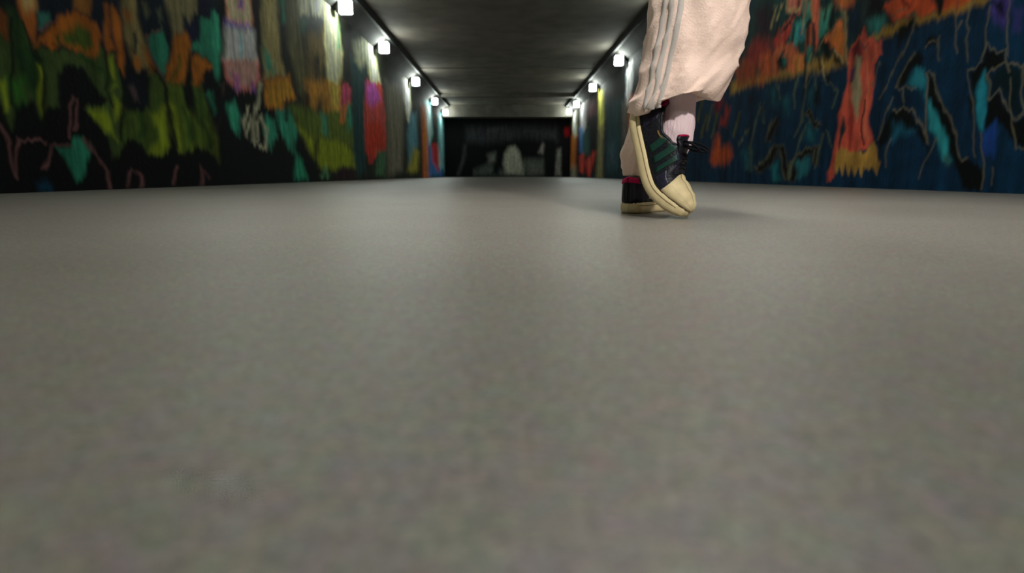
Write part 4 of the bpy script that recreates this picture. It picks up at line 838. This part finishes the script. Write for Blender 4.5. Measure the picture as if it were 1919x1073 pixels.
for k in range(3):
    leg_stripe(RF, math.radians(30 + k * 10.5), math.radians(38 + k * 10.5), .02, .97, 1.7, .012)
    leg_stripe(RR, math.radians(205 + k * 12.5), math.radians(213 + k * 12.5), .03, .97, 5.2, .008)
# socks
def sock(rings, nseg):
    Rr = interp_rings(rings, nseg); V = []
    for i, r in enumerate(Rr):
        for k in range(NR):
            al = 2 * math.pi * k / NR
            V.append(ring_pt(r, al, .0007 * math.cos(al * 36) + .002 * noise.noise(Vector((math.cos(al) * 2, math.sin(al) * 2, i * .25)))))
    F = [(i * NR + k, i * NR + (k + 1) % NR, (i + 1) * NR + (k + 1) % NR, (i + 1) * NR + k) for i in range(nseg) for k in range(NR)]
    F.append(tuple(range(NR))[::-1])
    return mesh_obj('sock', rel(V), F, m_sock, body, True)
sock(SOCK_F, 30); sock(SOCK_R, 20)

# ------------------------------------------------------------------ trainers
def kf(s, keys):
    for (a, va), (b, vb) in zip(keys, keys[1:]):
        if s <= b:
            t = (s - a) / (b - a); t = t * t * (3 - 2 * t); return va + (vb - va) * t
    return keys[-1][1]
KW = [(0, .0), (.012, .014), (.035, .0235), (.08, .0305), (.16, .0345), (.34, .0345), (.5, .039), (.70, .0485), (.82, .0465), (.91, .037), (.965, .024), (.99, .011), (1, .0)]
KH = [(0, .090), (.06, .086), (.14, .077), (.24, .073), (.34, .086), (.40, .100), (.5, .097), (.6, .086), (.7, .074), (.8, .065), (.9, .056), (.96, .046), (1, .034)]
KG = [(0, 0), (.02, .004), (.06, .020), (.14, .026), (.28, .028), (.36, .023), (.42, .013), (.6, .011), (.68, .009), (.70, 0), (1, 0)]
ZB = .026
def up_pt(s, t, side, off=0.0):
    def P(s, t):
        s = min(1, max(0, s)); w = max(0, kf(s, KW) - .0025); g = min(kf(s, KG), w); h = kf(s, KH)
        a = t * math.pi / 2
        y = g + (w - g) * max(0, math.cos(a)) ** .62; z = ZB + (h - ZB) * max(0, math.sin(a)) ** .85
        return Vector((s * LEN, side * y, z))
    p = P(s, t)
    if off:
        ds = P(min(1, s + .01), t) - P(max(0, s - .01), t); dt = P(s, min(.97, t + .03)) - P(s, max(.03, t - .03))
        n = ds.cross(dt)
        if n.length > 1e-9:
            n.normalize()
            c = p - Vector((s * LEN, 0, .045))
            if s > .93: c = c + Vector((.02, 0, 0))
            if s < .05: c = c + Vector((-.02, 0, 0))
            if n.dot(c) < 0: n = -n
            p = p + n * off
        else: p = p + Vector((0, 0, off))
    return p
def stations(n, a=0.0, b=1.0):
    return [a + (b - a) * (.5 - .5 * math.cos(math.pi * i / n)) for i in range(n + 1)]
def grid_faces(ni, nj, off=0, flip=False):
    F = [(off + i * nj + j, off + (i + 1) * nj + j, off + (i + 1) * nj + j + 1, off + i * nj + j + 1) for i in range(ni - 1) for j in range(nj - 1)]
    return [f[::-1] for f in F] if flip else F
def build_shoe(D, parent, label):
    root = bpy.data.objects.new('trainer', None); COL.objects.link(root); root.parent = parent; root['label'] = label
    def mk(name, V, F, mat, par=root, smooth=True, solid=0.0):
        o = mesh_obj(name, rel([D(v) for v in V]), F, mat, par, smooth)
        if solid:
            md = o.modifiers.new('thickness', 'SOLIDIFY'); md.thickness = solid; md.offset = 0
        return o
    # sole
    S = stations(44); V = []; F = []
    lay = [(.000, -.004), (.004, .0005), (.012, .002), (.024, .0015), (.029, -.001)]
    n = 2 * len(S) - 2
    for z, dw in lay:
        loop = [(s, 1) for s in S] + [(s, -1) for s in S[-2:0:-1]]
        for s, sd in loop:
            wv = max(0.0, kf(s, KW) + (dw if .02 < s < .985 else 0))
            ex = (dw if s > .9 else -dw if s < .06 else 0)
            V.append(Vector((s * LEN + ex, sd * wv, z + (.007 * ((s - .86) / .14) ** 2 if s > .86 and z < .01 else 0))))
    for l in range(len(lay) - 1):
        for k in range(n):
            F.append((l * n + k, l * n + (k + 1) % n, (l + 1) * n + (k + 1) % n, (l + 1) * n + k))
    m_ = len(S)
    for l, fl in ((0, True), (len(lay) - 1, False)):
        for i in range(m_ - 1):
            a, b = l * n + i, l * n + i + 1
            c, d = l * n + (n - i - 1) % n if i + 1 < m_ - 1 else b, l * n + (n - i) % n
            f = []
            for q in (a, b, c, d):
                if q not in f: f.append(q)
            if len(f) >= 3: F.append(tuple(f[::-1] if fl else f))
    so = mk('sole', V, F, m_sole)
    # stitched groove round the sidewall
    pth = [Vector((s * LEN, sd * (kf(s, KW) + .0018), .021)) for s, sd in [(s, 1) for s in stations(30, .04, .96)] + [(s, -1) for s in stations(30, .04, .96)[::-1]]]
    Vt, Ft = tube(pth, .0008, 5); mk('sidewall_stitching', Vt, Ft, m_gold, root)
    # upper
    V = []; F = []; nt_ = 15; S = stations(56)
    for sd in (1, -1):
        o_ = len(V); V += [up_pt(s, j / (nt_ - 1), sd) for s in S for j in range(nt_)]
        F += grid_faces(len(S), nt_, o_, sd < 0)
    mk('upper', V, F, m_upper, root, True, .003)
    # lining
    V = []; F = []; S2 = [.005 + .40 * i / 24 for i in range(25)]
    for sd in (1, -1):
        o_ = len(V)
        for s in S2:
            for j in range(9):
                p = up_pt(s, .25 + .75 * j / 8, sd); p.y *= .90; p.z += .001 * (j / 8); p.x += .004 if s < .06 else 0; V.append(p)
        F += grid_faces(len(S2), 9, o_, sd < 0)
    mk('lining', V, F, m_pink, root, True, .003)
    rim = [up_pt(s, 1, 1) for s in S2[::-1]] + [up_pt(s, 1, -1) for s in S2]
    Vt, Ft = tube([p + Vector((0, 0, .001)) for p in rim], .0042, 8); mk('padded_collar', Vt, Ft, m_upper)
    def patch(name, sf, t0, t1, side, off_, mat, ns=8, nt2=10, par=root):
        V = [up_pt(sf(t0 + (t1 - t0) * j / (nt2 - 1), i / (ns - 1)), t0 + (t1 - t0) * j / (nt2 - 1), side, off_) for i in range(ns) for j in range(nt2)]
        return mk(name, V, grid_faces(ns, nt2, 0, side < 0), mat, par, True, .0016)
    for sd in (-1, 1):
        for k in range(3):
            patch('side_stripe', lambda t, u, k=k: .33 + k * .094 + .056 * u - .085 * t, .10, .80, sd, .0022, m_green)
        patch('eyestay', lambda t, u: .37 + .33 * u, .74, .995, sd, .0020, m_navy, 16, 6)
        patch('heel_counter', lambda t, u: .012 + (.16 - .06 * t) * u, .04, .66, sd, .0016, m_navy, 10, 8)
        patch('mudguard', lambda t, u: .60 + .18 * u - .04 * t, .03, .42, sd, .0018, m_navy, 10, 6)
    patch('printed_label', lambda t, u: .225 + .075 * u, .60, .70, -1, .0024, m_gold, 5, 4)
    # heel tab
    V = []; js = 7
    for sd in (1, -1):
        for i in range(6):
            s = .055 * i / 5
            for j in range(js): V.append(up_pt(s, .58 + .42 * j / (js - 1), sd, .003) + Vector((-.002, 0, .001)))
    mk('heel_tab', V, grid_faces(6, js) + grid_faces(6, js, 6 * js, True), m_pink, root, True, .002)
    # shell toe
    V = []; F = []; S3 = stations(22, .0, 1.0)
    for sd in (1, -1):
        o_ = len(V)
        for u in S3:
            for j in range(13):
                t = j / 12; s0 = .74 + .03 * math.sin(t * math.pi) - .02 * t
                s = s0 + (1 - s0) * u
                ridge = .0007 * math.cos(t * 26) if u > .15 else 0
                V.append(up_pt(s, t, sd, .0035 + ridge))
        F += grid_faces(len(S3), 13, o_, sd < 0)
    mk('toe_cap', V, F, m_sole, root, True, .002)
    # tongue
    V = []; nu = 18
    for i in range(nu):
        s = .68 - .36 * i / (nu - 1)
        for j in range(9):
            u = -1 + 2 * j / 8; wd = .020 + .008 * (i / (nu - 1))
            z = kf(s, KH) + .001 + .030 * max(0, (i / (nu - 1) - .62) / .38) ** 1.3 - .006 * u * u
            V.append(Vector((s * LEN, u * wd, z)))
    tg = mk('tongue', V, grid_faces(nu, 9), m_upper, root, True, .006)
    Vt, Ft = tube([V[(nu - 1) * 9 + j] + Vector((0, 0, .001)) for j in range(9)], .0028, 8); mk('tongue_binding', Vt, Ft, m_pink, root)
    # laces and bow
    for k in range(6):
        s = .415 + k * .047; z = kf(s, KH) + .0055
        Vt, Ft = tube([Vector((s * LEN + .004 * u, .021 * u, z - .006 * u * u)) for u in [-1 + .2 * i for i in range(11)]], .0032, 7)
        mk('lace', Vt, Ft, m_lace)
    c = Vector((.405 * LEN, 0, .112))
    for sd in (1, -1):
        loop = [c + Vector((.012 * math.sin(a) * 1.4 + .008 * (1 - math.cos(a)), sd * (.026 * (1 - math.cos(a)) * .55 + .004), .018 * (1 - math.cos(a)) * .9 + .010 * math.sin(a))) for a in [2 * math.pi * i / 20 for i in range(21)]]
        Vt, Ft = tube(loop, .0026, 6, False); mk('lace_bow', Vt, Ft, m_lace)
        end = [c + Vector((.03 * u + .02 * u * u, sd * (.012 + .016 * u), .018 * u + .022 * math.sin(u * 2.6))) for u in [i / 10 for i in range(11)]]
        Vt, Ft = tube(end, .0024, 6); mk('lace_end', Vt, Ft, m_lace)
    return root
shoe_f = build_shoe(Df, body, 'dark trainer raised on its cream toe')
shoe_r = build_shoe(Dr, body, 'dark trainer flat on the floor behind')
